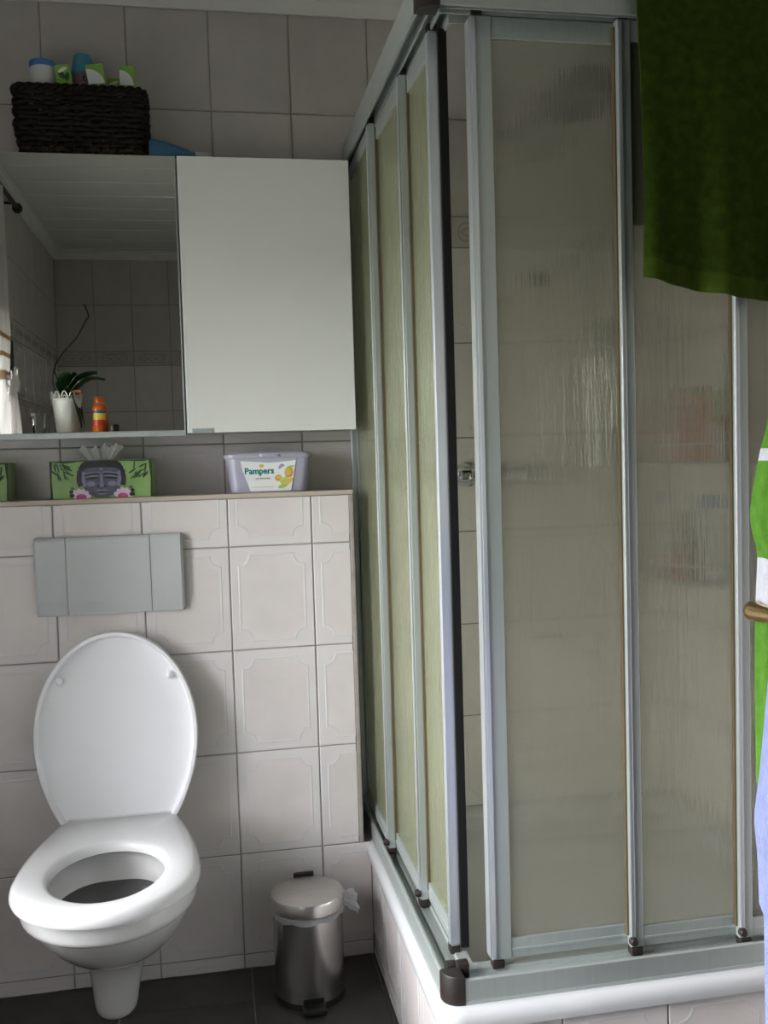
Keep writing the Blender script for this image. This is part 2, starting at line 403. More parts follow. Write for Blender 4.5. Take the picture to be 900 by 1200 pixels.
# left wall with the window
HY0, HY1, HZ0, HZ1 = -1.832, -.432, .536, 1.786
TX = XL - .25
wall_left = slab('wall_left', [(TX, XL-RC, HY1, YB+RC, 0, ZC), (TX, XL-RC, YF-.1, HY0, 0, ZC), (TX, XL-RC, HY0, HY1, 0, HZ0), (TX, XL-RC, HY0, HY1, HZ1, ZC)], MT['grout'])
tile_wall(wall_left, ((XL, 0, 0), PI/2), YF, YB, 0, 2.366, phase=.168-.2*20, hole=(HY0, HY1, HZ0, HZ1))
wall_right = slab('wall_right', [(XR+RC, XR+.1, YF-.1, YB+RC, 0, ZC)], MT['grout'])
tile_wall(wall_right, ((XR, 0, 0), -PI/2), -YB, .80, .20, 2.366, phase=-.168)
tile_wall(wall_right, ((XR, 0, 0), -PI/2), .80, 2.04, 0, 2.366, phase=-.168)
wall_front = slab('wall_front', [(TX, XR+.1, YF-.12, YF-RC, 0, ZC)], MT['grout'])
tile_wall(wall_front, ((0, YF, 0), PI), -XR, -XL, 0, 2.366, phase=-XL-TW*20+.0)
# floor
floor = slab('floor', [(XL-.25, XR+.1, YF-.12, YB+.12, -.06, -RC)], MT['grout_dark'])
for ci in range(-2, 5):
    cx0 = .115 + .3*ci
    y = -.14 - 6*.6 + (.3 if ci % 2 else 0)
    while y < 0:
        a = (max(0, XL-cx0), min(.3, XR-cx0), max(0, YF-y), min(.6, 0-y))
        if a[1]-a[0] > .01 and a[3]-a[2] > .01:
            o = bpy.data.objects.new('tile', tile_mesh(.3, .6, 'floor', a)); link(o, floor)
            o.location = (cx0, y, 0); o.rotation_euler = (-PI/2, 0, 0)
        y += .6
# ceiling of planks running along x
ceiling = slab('ceiling', [(XL-.25, XR+.1, YF-.12, YB+.12, ZC+.006, ZC+.06)], MT['gap'])
bm = bmesh.new(); rings(bm, [[(XL,.0015,ZC),(XR,.0015,ZC)], [(XL,.0035,ZC+.004),(XR,.0035,ZC+.004)]], closed=False, cap0=False, cap1=False); bm.free()
def plank_mesh():
    bm = bmesh.new(); w = .205
    prof = [(0, .012), (0, .004), (.004, 0), (w-.012, 0), (w-.008, .004), (w, .0045), (w, .012)]
    rings(bm, [[(XL, y, ZC+z) for y, z in prof], [(XR, y, ZC+z) for y, z in prof]])
    bmesh.ops.recalc_face_normals(bm, faces=bm.faces); me = bpy.data.meshes.new('plank'); bm.to_mesh(me); bm.free(); me.materials.append(MT['plank']); return me
pm = plank_mesh()
for k in range(17):
    o = bpy.data.objects.new('plank', pm); link(o, ceiling); o.location = (0, YB-.205*(k+1), 0)
prof = [(0, 2.360), (.010, 2.358), (.014, 2.364), (.032, 2.382), (.036, 2.392), (.044, 2.394), (.044, ZC+.002), (0, ZC+.002)]
def cove(name, fn, a, b):
    bm = bmesh.new(); rings(bm, [[fn(d, a, z) for d, z in prof], [fn(d, b, z) for d, z in prof]])
    tag(finish(bm, name, MT['cove']), kind='structure')
cove('trim_3', lambda d, s, z: (s, YB-d, z), XL, XR)
cove('trim_4', lambda d, s, z: (XL+d, s, z), YF, YB-.002)
cove('trim_5', lambda d, s, z: (s, YF+d, z), XL+.002, XR)
cove('trim_6', lambda d, s, z: (XR-d, s, z), YF+.002, YB-.002)
# window
win = empty('window_1', (TX+.09, (HY0+HY1)/2, HZ0)); tag(win, kind='structure')
hw_, hh_ = (HY1-HY0)/2, HZ1-HZ0
bm = bmesh.new()
for b in ((-.03,.03,-hw_,-hw_+.06,0,hh_), (-.03,.03,hw_-.06,hw_,0,hh_), (-.03,.03,-hw_+.06,hw_-.06,0,.06), (-.03,.03,-hw_+.06,hw_-.06,hh_-.06,hh_)): box(bm, *b, .006)
finish(bm, 'window_frame', MT['window_frame'], win)
bm = bmesh.new(); box(bm, -.004, .004, -hw_+.055, hw_-.055, .055, hh_-.055)
finish(bm, 'pane', MT['window_glass'], win)
bm = bmesh.new(); box(bm, .031, .20, -hw_, hw_, -.0, .018, .005)
finish(bm, 'window_sill', MT['window_frame'], win)

# ------------------------------------------------------------------ doorway stub and open door at the right
slab('wall_doorway', [(1.125, XR, -2.14, -2.05, 0, ZC)], MT['plaster'])
door = empty('door_1', (1.07, -2.03, .008)); tag(door, kind='structure')
bm = bmesh.new(); box(bm, 0, .04, 0, .83, 0, 2.0, .003)
finish(bm, 'door_leaf', MT['door'], door)
bm = bmesh.new()
hy = -1.238+2.03; hz = 1.034-.008
lathe(bm, [(.026, 0), (.026, -.006), (.020, -.010), (.011, -.014), (.0095, -.048), (.012, -.052)], (0, hy, hz), 20, 'x')
rs = smoothpath([(-.048, hy+.006, hz), (-.053, hy, hz), (-.055, hy-.014, hz), (-.055, hy-.05, hz+.001), (-.054, hy-.105, hz-.002), (-.050, hy-.125, hz-.005)], 4)
tube(bm, rs, [.0115+.0015*math.sin(i*.35) for i in range(len(rs))], 12)
lathe(bm, [(.002,-.008), (.010,-.007), (.012,-.002), (.012,.004), (.009,.009), (.002,.011)], (-.052, hy+.004, hz), 16, 'x')
finish(bm, 'door_handle', MT['brass'], door, 50)
bm = bmesh.new()
for (yy, zz) in ((.64, 1.635), (.60, 1.01)):
    box(bm, -.004, 0, yy-.012, yy+.012, zz-.03, zz+.03, .001)
    tube(bm, smoothpath([(-.004, yy, zz), (-.022, yy, zz-.006), (-.034, yy, zz+.008), (-.034, yy, zz+.020)]), .004, 8)
finish(bm, 'coat_hook', MT['brown'], door, 50)

def draped(name, cx_fn, outs, mats, zs, y0, y1, n=40, amp=.006, seed=1, mi_fn=None):
    # cloth hanging against the door face: closed loft, flat back, folded front that bulges towards -x
    rnd = random.Random(seed); ph = [rnd.random()*6 for _ in range(4)]
    bm = bmesh.new(); rs = []
    for k, z in enumerate(zs):
        o = outs(z); ya, yb = y0(z), y1(z); ring = []
        for i in range(n):
            t = i/(n-1); y = ya + (yb-ya)*t
            prof_ = max(0, 1-abs(2*t-1)**3.2)**.5
            fold = amp*(math.sin(9*t*PI+ph[0]+z*3)+.6*math.sin(17*t*PI+ph[1]-z*5))*prof_
            ring.append((cx_fn - max(.0015, o*prof_ + fold*min(1, o/.03)), y, z))
        for i in range(n):
            t = 1-i/(n-1); ring.append((cx_fn-.0005, ya+(yb-ya)*t, z))
        rs.append(ring)
    V = rings(bm, rs)
    if mi_fn:
        for fa in bm.faces: fa.material_index = mi_fn(fa.calc_center_median())
    return finish(bm, name, mats, None, 60)
def lerp(z, pts):
    pts = sorted(pts)
    if z <= pts[0][0]: return pts[0][1]
    for (a, x), (b, y) in zip(pts, pts[1:]):
        if z <= b: return x+(y-x)*(z-a)/(b-a)
    return pts[-1][1]
zs = [.815+.015*i for i in range(57)]
robe = draped('hanging_towel', 1.0695, lambda z: lerp(z, [(.35,.0503),(.90,.0503),(1.0,.0493),(1.05,.0474),(1.10,.0441),(1.122,.047),(1.135,.0545),(1.165,.0543),(1.2,.0472),(1.24,.0369),(1.26,.029),(1.30,.020),(1.65,.010)]),
    [MT['lime_towel'], MT['white_terry']], zs, lambda z: lerp(z, [(.35,-1.325),(1.3,-1.325),(1.65,-1.42)]), lambda z: lerp(z, [(.35,-1.205),(1.3,-1.205),(1.65,-1.34)]),
    seed=3, amp=.002, mi_fn=lambda c: 1 if 1.045 < c.z < 1.10 or 1.215 < c.z < 1.232 else 0)
tag(robe, 'lime green bath towel with white stripes hanging behind the brass door handle', 'towel')
zs = [.20+.015*i for i in range(56)]
blue = draped('hanging_towel', 1.0695, lambda z: lerp(z, [(.20,.138),(.60,.139),(.728,.140),(.740,.146),(.795,.148),(.836,.153),(.888,.145),(.995,.134),(1.03,.10)]),
    [MT['blue_towel']], zs, lambda z: -1.53, lambda z: lerp(z, [(.20,-1.335),(1.03,-1.345)]), seed=9, amp=.002)
tag(blue, 'pale blue towel hanging lowest at the right edge, over the lime green one', 'towel')

# ------------------------------------------------------------------ shower tray and tiled plinth
TX0, TY0 = .712, -.768
tray = empty('shower_tray', (TX0, TY0, 0)); tag(tray, 'white acrylic shower tray with a rounded rim on the tiled plinth', 'shower tray')
bm = bmesh.new()
x1, y1 = XR-.002, YB-.002
R_ = [rrect(.724, x1, -.756, y1, .035, .250), rrect(TX0, x1, TY0, y1, .045, .250), rrect(TX0-.002, x1, TY0-.002, y1, .047, .262), rrect(TX0, x1, TY0, y1, .045, .274),
      rrect(TX0+.006, x1, TY0+.006, y1, .04, .282), rrect(TX0+.014, x1, TY0+.014, y1, .035, .285),
      rrect(TX0+.085, x1-.05, TY0+.085, y1-.05, .04, .285), rrect(TX0+.095, x1-.06, TY0+.095, y1-.06, .04, .278), rrect(TX0+.125, x1-.09, TY0+.125, y1-.09, .05, .17), rrect(TX0+.15, x1-.11, TY0+.15, y1-.11, .05, .16)]
R_ = [[(x-TX0, y-TY0, z) for x, y, z in r] for r in R_]
rings(bm, R_); finish(bm, 'basin', MT['acryl'], tray, 50)
bm = bmesh.new(); lathe(bm, [(.045,.160),(.045,.166),(.036,.169),(.0,.170)], (.45, .47, 0), 24, cap0=False); finish(bm, 'drain_cover', MT['chrome'], tray, 40)
plinth = slab('wall_plinth', [(.722+RC, XR, -.752+RC, -.70, 0, .2495), (.722+RC, .78, -.70, -RC*2, 0, .2495)], MT['grout'])
PR = [(.0, .25, 'emboss')]
tile_wall(plinth, ((0, -.752, 0), 0), .722, XR, 0, .2495, phase=.137, rows=PR)
tile_wall(plinth, ((.722, 0, 0), -PI/2), 0, .752, 0, .2495, phase=-.048, rows=[(-.215,.25,'emboss'), (.035,.25,'emboss')])

# ------------------------------------------------------------------ shower enclosure
RX, RY = .726, -.748       # outer faces of the rails (side, front)
enc = empty('shower_enclosure', (RX, RY, .285))
tag(enc, 'corner shower enclosure with aluminium framed sliding panels of ribbed glazing', 'shower')
def E(o):                                    # keep world placement when parenting to the enclosure
    o.parent = enc; o.matrix_parent_inverse = Matrix.Translation((-RX, -RY, -.285)); return o
def extr(prof, axis, a, b, name, m):
    bm = bmesh.new()
    if axis == 'x': rings(bm, [[(RX+max(d, .034), RY+d, z) for d, z in prof], [(b, RY+d, z) for d, z in prof]])
    else: rings(bm, [[(RX+d, RY+max(d, .034), z) for d, z in prof], [(RX+d, b, z) for d, z in prof]])
    return E(finish(bm, name, m))
low = [(0,.2855),(0,.291),(.001,.2915),(.001,.296),(0,.2965),(0,.328),(.002,.330),(.006,.330),(.008,.328),(.008,.306),(.026,.306),(.026,.314),(.030,.316),(.044,.316),(.046,.322),(.068,.322),(.070,.318),(.070,.2855)]
top = [(0,1.978),(0,2.034),(.004,2.038),(.066,2.038),(.070,2.034),(.070,1.978),(.067,1.978),(.067,2.006),(.048,2.006),(.048,1.984),(.045,1.984),(.045,2.006),(.029,2.006),(.029,1.984),(.026,1.984),(.026,2.006),(.006,2.006),(.006,1.978)]
extr(low, 'x', RX+.034, XR-.012, 'bottom_rail', MT['alu']); extr(low, 'y', RY+.034, YB-.012, 'bottom_rail', MT['alu'])
extr(top, 'x', RX+.030, XR-.012, 'top_rail', MT['alu']); extr(top, 'y', RY+.030, YB-.012, 'top_rail', MT['alu'])
def corner(z0, z1, name):
    bm = bmesh.new(); r = .030
    P = [(RX+.036, RY-.001), (RX+.036, RY+.036), (RX-.001, RY+.036)] + [(RX-.001+r-r*math.cos(t), RY-.001+r-r*math.sin(t)) for t in [PI/2*i/6 for i in range(7)]]
    rings(bm, [[(x, y, z0) for x, y in P], [(x, y, z1-.003) for x, y in P], [(x+(RX+.02-x)*.08, y+(RY+.02-y)*.08, z1) for x, y in P]])
    return E(finish(bm, name, MT['brown'], None, 40))
corner(.2855, .336, 'corner_cap'); corner(1.975, 2.041, 'corner_cap')
bm = bmesh.new(); box(bm, RX+.030, RX+.052, RY+.028, RY+.046, .3165, .345, .003); box(bm, RX+.014, RX+.034, RY+.040, RY+.062, .3165, .337, .003); E(finish(bm, 'corner_guide', MT['brown'], None, 40))
bm = bmesh.new(); box(bm, RX+.020, RX+.060, YB-.014, YB-.0005, .286, 2.03, .001); box(bm, RX+.0, RX+.02, YB-.010, YB-.0005, .286, 2.03, .003)
E(finish(bm, 'wall_profile', MT['alu_bright']))
bm = bmesh.new(); box(bm, XR-.014, XR-.0005, RY+.004, RY+.060, .286, 2.03, .002)
E(finish(bm, 'wall_profile', MT['alu_bright']))

def panel(w, h, lead, pane_m, lead_w=.025, door=False):
    # local frame: x along the run, -y is the outside, z from panel foot ; the lead stile sits at x=0 (front) or x=w (side)
    bm = bmesh.new(); T = .012
    if lead == 'min': L0, L1, R0, R1 = 0, lead_w, w-.014, w
    else: L0, L1, R0, R1 = w-lead_w, w, 0, .014
    box(bm, R0, R1, .001, T, 0, h, .001)
    box(bm, L0, L1, -.001, T+.002, 0, h, .0015)
    xa, xb = (L1, R0) if lead == 'min' else (R1, L0)
    box(bm, xa, xb, .001, T, 0, .036, .001); box(bm, xa, xb, -.0005, .004, .012, .018, .001)
    box(bm, xa, xb, .001, T, h-.036, h, .001)
    e0, e1 = (0, .008) if lead == 'min' else (w-.008, w)
    box(bm, e0, e1, -.005, -.001, .004, h-.004, .0012, mi=1)              # raised pull edge
    if door:
        f0, f1 = (-.004, 0) if lead == 'min' else (w, w+.004)
        box(bm, f0, f1, -.004, T+.008, 0.006, h-.006, .001, mi=1)
    o = finish(bm, 'sliding_panel', [MT['alu'], MT['alu_bright']]); E(o)
    bm = bmesh.new(); box(bm, min(xa, xb)-.003, max(xa, xb)+.003, .005, .008, .033, h-.033)
    pn = finish(bm, 'pane', pane_m, o)
    bm = bmesh.new()
    if lead == 'min': box(bm, -.0035, 0, .006, .014, .02, h-.01, .0006)
    else: box(bm, w-.001, w+.0015, T+.002, T+.008, .02, h-.01, .0006)
    if not door: finish(bm, 'seal', MT['seal'], o)
    else: bm.free()
    bm = bmesh.new(); c = .012 if lead == 'min' else w-.012
    box(bm, c-.011, c+.011, -.003, T+.004, -.016, 0, .002)
    if not door: lathe(bm, [(.001,-.012),(.006,-.011),(.008,-.006),(.008,0)], (c-.009 if lead == 'min' else c+.008, -.002, .014), 12, 'y')
    finish(bm, 'roller', MT['brown'], o, 40)
    bm = bmesh.new(); box(bm, c-.010, c+.010, -.001, T+.003, h, h+.014, .002); finish(bm, 'roller', MT['brown'], o, 40)
    return o
PH = 1.982-.335
def place_front(o, x, off): o.location = (x, RY+off, .335)
def place_side(o, ystart, off): o.location = (RX+off, ystart, .335); o.rotation_euler = (0, 0, -PI/2)
lab = 'panel'
# front: A fixed at the wall, B middle, C ajar next to the corner
place_front(panel(XR-.014-1.288, PH, 'min', MT['pane_front'], .026), 1.288, .013)
place_front(panel(.300, PH, 'min', MT['pane_front'], .025), 1.081, .028)
pc = panel(.288, PH, 'min', MT['pane_front'], .037, True); place_front(pc, .8235, .043)
# side: A fixed at the wall, B middle, C ajar
place_side(panel(.172+.154, PH, 'max', MT['pane_side'], .026), .154, .012)
place_side(panel(.300, PH, 'max', MT['pane_side'], .025), -.145, .027)
pc2 = panel(.300, PH, 'max', MT['pane_side'], .026, True); place_side(pc2, -.340, .041)
for p_, x_, sgn in ((pc2, .300+.004, 1),):
    bm = bmesh.new(); box(bm, x_, x_+.006, .014, .030, .0, PH, .001); finish(bm, 'seal', MT['seal_black'], p_)

# ------------------------------------------------------------------ olive towel over the rail
bm = bmesh.new(); NX = 46; cols = []
path = [(-.775, None, 'f')]
def towel_pt(s, v, outer):
    # s across (0..1), v along: 0 = front hem, 1 = hem inside the cubicle
    X0, X1 = 1.098, 1.575
    zf = 1.515 - .018*min(1, s/.35) + .016*(1-s)**8 + .004*math.sin(9*s); zb = 1.642 + .006*math.sin(5*s)
    zt = 2.0435; Lf, Lb, Lt = zt-zf, zt-zb, .088
    d = v*(Lf+Lb+Lt)
    fold = .010*math.sin(7*s*PI+.4)*(1-min(1, d/Lf)) + .004*math.sin(15*s*PI)*(1-min(1, d/Lf))
    if d < Lf:
        t = d/Lf; y = -.757 - .004 - (.012+fold)*(1-t)**.6; z = zf+d
    elif d < Lf+Lt: y = -.757-.004+(d-Lf); z = zt + .003*math.sin((d-Lf)/Lt*PI)
    else: y = -.757-.004+Lt + .003*math.sin(6*s*PI)*((d-Lf-Lt)/Lb); z = zt-(d-Lf-Lt)
    X0 = X0 - .000 + .004*math.sin(min(1, d/Lf)*PI*1.2) + (.014 if d > Lf+Lt else .014*max(0, (d-Lf)/Lt))
    return Vector((X0+(X1-X0)*s, y, z))
NV = 60; grid = [[towel_pt(i/NX, j/NV, 0) for i in range(NX+1)] for j in range(NV+1)]
th = .0035
def offs(j, i):
    a = grid[min(j+1,NV)][i]-grid[max(j-1,0)][i]; b = grid[j][min(i+1,NX)]-grid[j][max(i-1,0)]
    return a.cross(b).normalized()*th
inner = [[grid[j][i]-offs(j, i)*0 for i in range(NX+1)] for j in range(NV+1)]
outer = [[grid[j][i]+offs(j, i)*(-1) for i in range(NX+1)] for j in range(NV+1)]
VI = [[bm.verts.new(p) for p in r] for r in inner]; VO = [[bm.verts.new(p) for p in r] for r in outer]
for j in range(NV):
    for i in range(NX):
        mi = 1 if j in (0, 1, NV-2, NV-1) else 0
        for V in (VI, VO): bm.faces.new((V[j][i], V[j][i+1], V[j+1][i+1], V[j+1][i])).material_index = mi
for j in range(NV):
    for i in (0, NX): bm.faces.new((VI[j][i], VI[j+1][i], VO[j+1][i], VO[j][i]))
for i in range(NX):
    for j in (0, NV): bm.faces.new((VI[j][i], VI[j][i+1], VO[j][i+1], VO[j][i])).material_index = 1
t = finish(bm, 'bath_towel', [MT['olive_towel'], MT['olive_hem']], None, 50)
tag(t, 'dark olive green bath towel draped over the top rail of the shower', 'towel')

# ------------------------------------------------------------------ inside the shower
mx = empty('shower_mixer', (1.10, YB, 1.188)); tag(mx, 'chrome bar mixer tap on the tiled shower wall behind the gap', 'tap')
bm = bmesh.new(); lathe(bm, [(.021,-.075),(.023,-.07),(.023,.07),(.021,.075)], (0,-.068,0), 24, 'x'); finish(bm, 'body', MT['chrome'], mx, 40)
for s in (-1, 1):
    bm = bmesh.new(); lathe(bm, [(.019,.075),(.029,.079),(.030,.088),(.027,.110),(.018,.114)] if s > 0 else [(.018,-.114),(.027,-.110),(.030,-.088),(.029,-.079),(.019,-.075)], (0,-.068,0), 24, 'x'); finish(bm, 'knob', MT['chrome'], mx, 40)
    bm = bmesh.new(); lathe(bm, [(.012,-.060),(.012,-.012),(.032,-.010),(.034,-.001)], (s*.0745*.8,0,0), 20, 'y'); finish(bm, 'wall_flange', MT['chrome'], mx, 40)
rail = empty('shower_rail', (1.385, YB, 1.0)); tag(rail, 'chrome slide rail with hand shower on the tiled shower wall', 'shower rail')
bm = bmesh.new(); tube(bm, [(0,-.05,.20),(0,-.05,.82)], .010, 14)
for z in (.22,.80): lathe(bm, [(.010,-.05),(.010,-.008),(.022,-.006),(.022,-.001)], (0,0,z), 16, 'y')
finish(bm, 'rail', MT['chrome'], rail, 40)
bm = bmesh.new(); lathe(bm, [(.018,-.02),(.018,.02)], (0,-.05,.50), 16); box(bm, -.014,.014,-.10,-.06,.485,.515,.004); finish(bm, 'slider', MT['chrome'], rail, 40)
bm = bmesh.new(); pts = smoothpath([(0,-.095,.30),(0,-.10,.42),(-.002,-.115,.50),(-.01,-.15,.535)]); tube(bm, pts, [.010+.004*i/len(pts) for i in range(len(pts))], 14)
hd = Matrix.Translation((-.02,-.175,.535)) @ Matrix.Rotation(math.radians(62), 4, 'X')
b2 = bmesh.new(); lathe(b2, [(.02,-.016),(.045,-.010),(.048,.002),(.045,.010),(.0,.011)], (0,0,0), 24); b2.transform(hd)
tm = bpy.data.meshes.new('t'); b2.to_mesh(tm); b2.free(); bm.from_mesh(tm); bpy.data.meshes.remove(tm)
finish(bm, 'hand_shower', MT['chrome'], rail, 40)
bm = bmesh.new(); tube(bm, smoothpath([(0,-.095,.30),(-.01,-.10,.10),(-.05,-.10,-.12),(-.13,-.09,-.245),(-.22,-.085,-.20),(-.275,-.075,-.02),(-.285,-.068,.165)], 10), .008, 10); finish(bm, 'hose', MT['alu'], rail, 50)
oh = empty('overhead_shower', (1.268, YB, 2.12)); tag(oh, 'large dark overhead shower rose on a wall arm at the top', 'shower head')
bm = bmesh.new(); tube(bm, smoothpath([(0,-.002,0),(0,-.12,.012),(0,-.22,.004),(0,-.258,-.012)]), .010, 12); lathe(bm, [(.025,-.008),(.027,-.001)], (0,0,0), 18, 'y'); finish(bm, 'arm', MT['chrome'], oh, 40)
bm = bmesh.new(); b2 = bmesh.new(); lathe(b2, [(.015,.02),(.05,.014),(.082,.006),(.084,-.006),(.078,-.012),(.0,-.012)], (0,0,0), 32); b2.transform(Matrix.Translation((0,-.27,-.030)) @ Matrix.Rotation(math.radians(-28), 4, 'X'))
tm = bpy.data.meshes.new('t'); b2.to_mesh(tm); b2.free(); bm.from_mesh(tm); bpy.data.meshes.remove(tm)
finish(bm, 'rose', MT['black'], oh, 40)
hk = bmesh.new(); lathe(hk, [(.020,-.001),(.020,-.01),(.008,-.014),(.008,-.045),(.013,-.05),(.0,-.056)], (1.240, YB, 1.70), 18, 'y')
tag(finish(hk, 'wall_hook', MT['black'], None, 40), 'small dark round hook on the shower wall left of the slide rail', 'hook', 'hooks on the shower wall')
hk = bmesh.new(); lathe(hk, [(.016,-.001),(.016,-.01),(.007,-.014),(.007,-.04),(.012,-.046),(.0,-.05)], (1.165, YB, 2.075), 18, 'y')
tag(finish(hk, 'wall_hook', MT['black'], None, 40), 'small dark hook high on the shower wall left of the overhead rose', 'hook', 'hooks on the shower wall')
def bottle(name, x, y, z, r, h, m, capm, label, ry=None, cap=.22, neck=.55):
    o = empty(name, (x, y, z)); tag(o, label, 'bottle', 'bottles on the shower shelves' if name == 'shampoo_bottle' else None)
    bm = bmesh.new(); hb = h*(1-cap)
    rings(bm, [circ((0,0,a), r*k, 20, 'z', (ry or r)*k) for a, k in ((0,.9),(.004,1),(hb*.82,1),(hb*.95,.8),(hb,neck))]); finish(bm, 'body', m, o, 45)
    bm = bmesh.new(); rings(bm, [circ((0,0,a), r*k, 18, 'z', (ry or r)*k) for a, k in ((hb,neck*1.05),(hb+h*cap*.2,neck*1.15),(h-.003,neck*1.05),(h,neck*.9))]); finish(bm, 'cap', capm, o, 45)
    return o
def wire_shelf(z, label):
    o = empty('wire_shelf', (XR, -.2, z)); tag(o, label, 'shelf', 'wire shower shelves')
    bm = bmesh.new(); X0, X1, Y0, Y1 = -.205, -.002, -.10, .10
    for zz in (0, .045): tube(bm, rrect(X0, X1, Y0, Y1, .03, zz, 4), .003, 6, closed=True)
    finish(bm, 'rim', MT['alu_bright'], o, 60)
    bm = bmesh.new()
    for k in range(13):
        x = X0+.012+k*(X1-X0-.024)/12; tube(bm, [(x,Y0,0),(x,Y1,0)], .002, 5)
    tag(finish(bm, 'wire', MT['alu_bright'], o, 60), kind='stuff')
    bm = bmesh.new(); box(bm, X0+.004, X1-.004, Y0+.004, Y1-.004, -.0025, .0025, .001); finish(bm, 'tray', MT['white_pl'], o)
    return o
z1_, z2_ = 1.205, .925
wire_shelf(z1_, 'upper wire shelf holding pink and orange bottles in the shower')
wire_shelf(z2_, 'lower wire shelf holding white and black bottles in the shower')
za, zb = z1_+.0028, z2_+.0028
bottle('shampoo_bottle', 1.440, -.235, za, .022, .17, MT['pink_pl'], MT['pink_pl'], 'pink bottle at the left end of the upper shower shelf')
bottle('shampoo_bottle', 1.492, -.225, za, .022, .175, MT['orange_pl'], MT['black'], 'orange bottle with dark cap on the upper shower shelf', cap=.12, neck=.6)
bottle('shampoo_bottle', 1.545, -.215, za, .023, .165, MT['white_pl'], MT['green_pl'], 'white bottle with a tall green cap on the upper shower shelf', cap=.45)
bottle('shampoo_bottle', 1.590, -.17, za, .020, .14, MT['red_pl'], MT['white_pl'], 'red bottle with white cap nearest the wall on the upper shelf')
bottle('shampoo_bottle', 1.452, -.17, za, .018, .10, MT['white_pl'], MT['green_pl'], 'short white bottle behind the pink one on the upper shelf')
bottle('shampoo_bottle', 1.465, -.23, zb, .014, .165, MT['black'], MT['black'], 'slim black bottle on the lower shower shelf')
bottle('shampoo_bottle', 1.434, -.22, zb, .011, .09, MT['red_pl'], MT['black'], 'small red tube with black cap on the lower shower shelf')
bottle('shampoo_bottle', 1.530, -.21, zb, .038, .20, MT['white_pl'], MT['blue_pl'], 'large white bottle with blue cap on the lower shower shelf', ry=.026, cap=.16)
bottle('shampoo_bottle', 1.590, -.22, zb, .018, .17, MT['white_pl'], MT['white_pl'], 'slim white bottle nearest the wall on the lower shower shelf')

# ------------------------------------------------------------------ toilet
TC = .128
wc = empty('toilet', (TC, 0, 0)); tag(wc, 'white ceramic toilet with raised lid against the tiled ledge wall', 'toilet')
def egg(yb, yf, hw, z, n=48, wb=.72, pos=.60, cx=0):
    # outline: straight-ish back of half width wb*hw at yb, widest at pos, round nose at yf
    L_ = yb-yf; ym = yb-L_*pos; out = []
    for i in range(n):
        t = 2*PI*i/n - PI/2
        c, s = math.cos(t), math.sin(t)
        if s >= 0:   # back half
            a = abs(c)**.62*(1 if c >= 0 else -1); k = abs(s)**.75
            w = hw*(wb+(1-wb)*(1-k**1.6)) if abs(c) > 1e-6 else hw*wb
            out.append((cx + a*w, ym+(yb-ym)*k, z))
        else: out.append((cx + hw*c, ym+(ym-yf)*s, z))
    return out
bm = bmesh.new()
ext = [(.0,-.03,-.150,.040,-.022),(.012,-.02,-.158,.047,-.022),(.06,-.014,-.172,.053,-.020),(.11,-.010,-.192,.060,-.016),(.15,-.006,-.222,.068,-.010),(.175,-.005,-.258,.077,-.006),(.20,-.003,-.312,.093,-.003),(.23,-.002,-.372,.115,0),(.265,-.002,-.425,.134,0),(.30,-.002,-.466,.150,0),(.33,-.002,-.494,.161,0),(.3465,-.002,-.508,.165,0),(.3515,-.002,-.522,.1715,0),(.360,-.002,-.5335,.1745,0),(.375,-.002,-.537,.1755,0),(.392,-.002,-.538,.1755,0),(.400,-.002,-.535,.173,0),(.404,-.002,-.527,.168,0)]
inn = [(.404,-.205,-.505,.120,0),(.396,-.196,-.512,.128,0),(.37,-.193,-.513,.130,0),(.345,-.197,-.500,.124,0),(.325,-.205,-.480,.112,0),(.30,-.215,-.45,.095,0)]
def dense(T, n=3):
    out = []
    for p0, p1, p2, p3 in zip([T[0]]+T[:-2], T[:-1], T[1:], T[2:]+[T[-1]]):
        for k in range(n):
            t = k/n; out.append(tuple(.5*(2*b_+(c_-a_)*t+(2*a_-5*b_+4*c_-d_)*t*t+(3*b_-a_-3*c_+d_)*t**3) for a_, b_, c_, d_ in zip(p0, p1, p2, p3)))
    return out+[T[-1]]
rs = [egg(yb, yf, hw, z, cx=cx) for z, yb, yf, hw, cx in dense(ext)] + [egg(yb, yf, hw, z, wb=.8, pos=.5, cx=cx) for z, yb, yf, hw, cx in inn]
rings(bm, rs, cap1=True); finish(bm, 'bowl', MT['ceramic'], wc, 75)
bm = bmesh.new(); rings(bm, [egg(-.199,-.498,.122,.337, wb=.8, pos=.5), egg(-.199,-.498,.122,.339, wb=.8, pos=.5)]); finish(bm, 'water', MT['water'], wc)
# seat
def outline(th, sc=0):
    # seat outer contour by direction from the hole centre (0,-.36)
    for_ = seat_poly
    d = Vector((math.cos(th), math.sin(th)))
    best = None
    for i in range(len(for_)):
        a = Vector(for_[i])-Vector((0,-.36)); b = Vector(for_[(i+1) % len(for_)])-Vector((0,-.36))
        den = d.x*(b.y-a.y)-d.y*(b.x-a.x)
        if abs(den) < 1e-9: continue
        t = (a.x*(b.y-a.y)-a.y*(b.x-a.x))/den; s = (a.x*d.y-a.y*d.x)/den
        if t > 0 and -1e-6 <= s <= 1+1e-6 and (best is None or t > best): best = t
    return d*(best-sc)+Vector((0,-.36))
def seat_half(s):      # half width along length 0(hinge)..1(front)
    s0 = .62
    if s < s0: return .127+(.1835-.127)*math.sin(PI/2*min(1, s/s0))**1.0
    return .1835*math.sqrt(max(0, 1-((s-s0)/(1-s0))**2))
LS = .512; YH = -.052
ss = [i/40 for i in range(32)]+[.78+.22*math.sin(PI/2*i/20) for i in range(1, 21)]
seat_poly = [(seat_half(s), YH-LS*s) for s in ss] + [(-seat_half(s), YH-LS*s) for s in reversed(ss[:-1])]
bm = bmesh.new(); NA = 72; rs = []
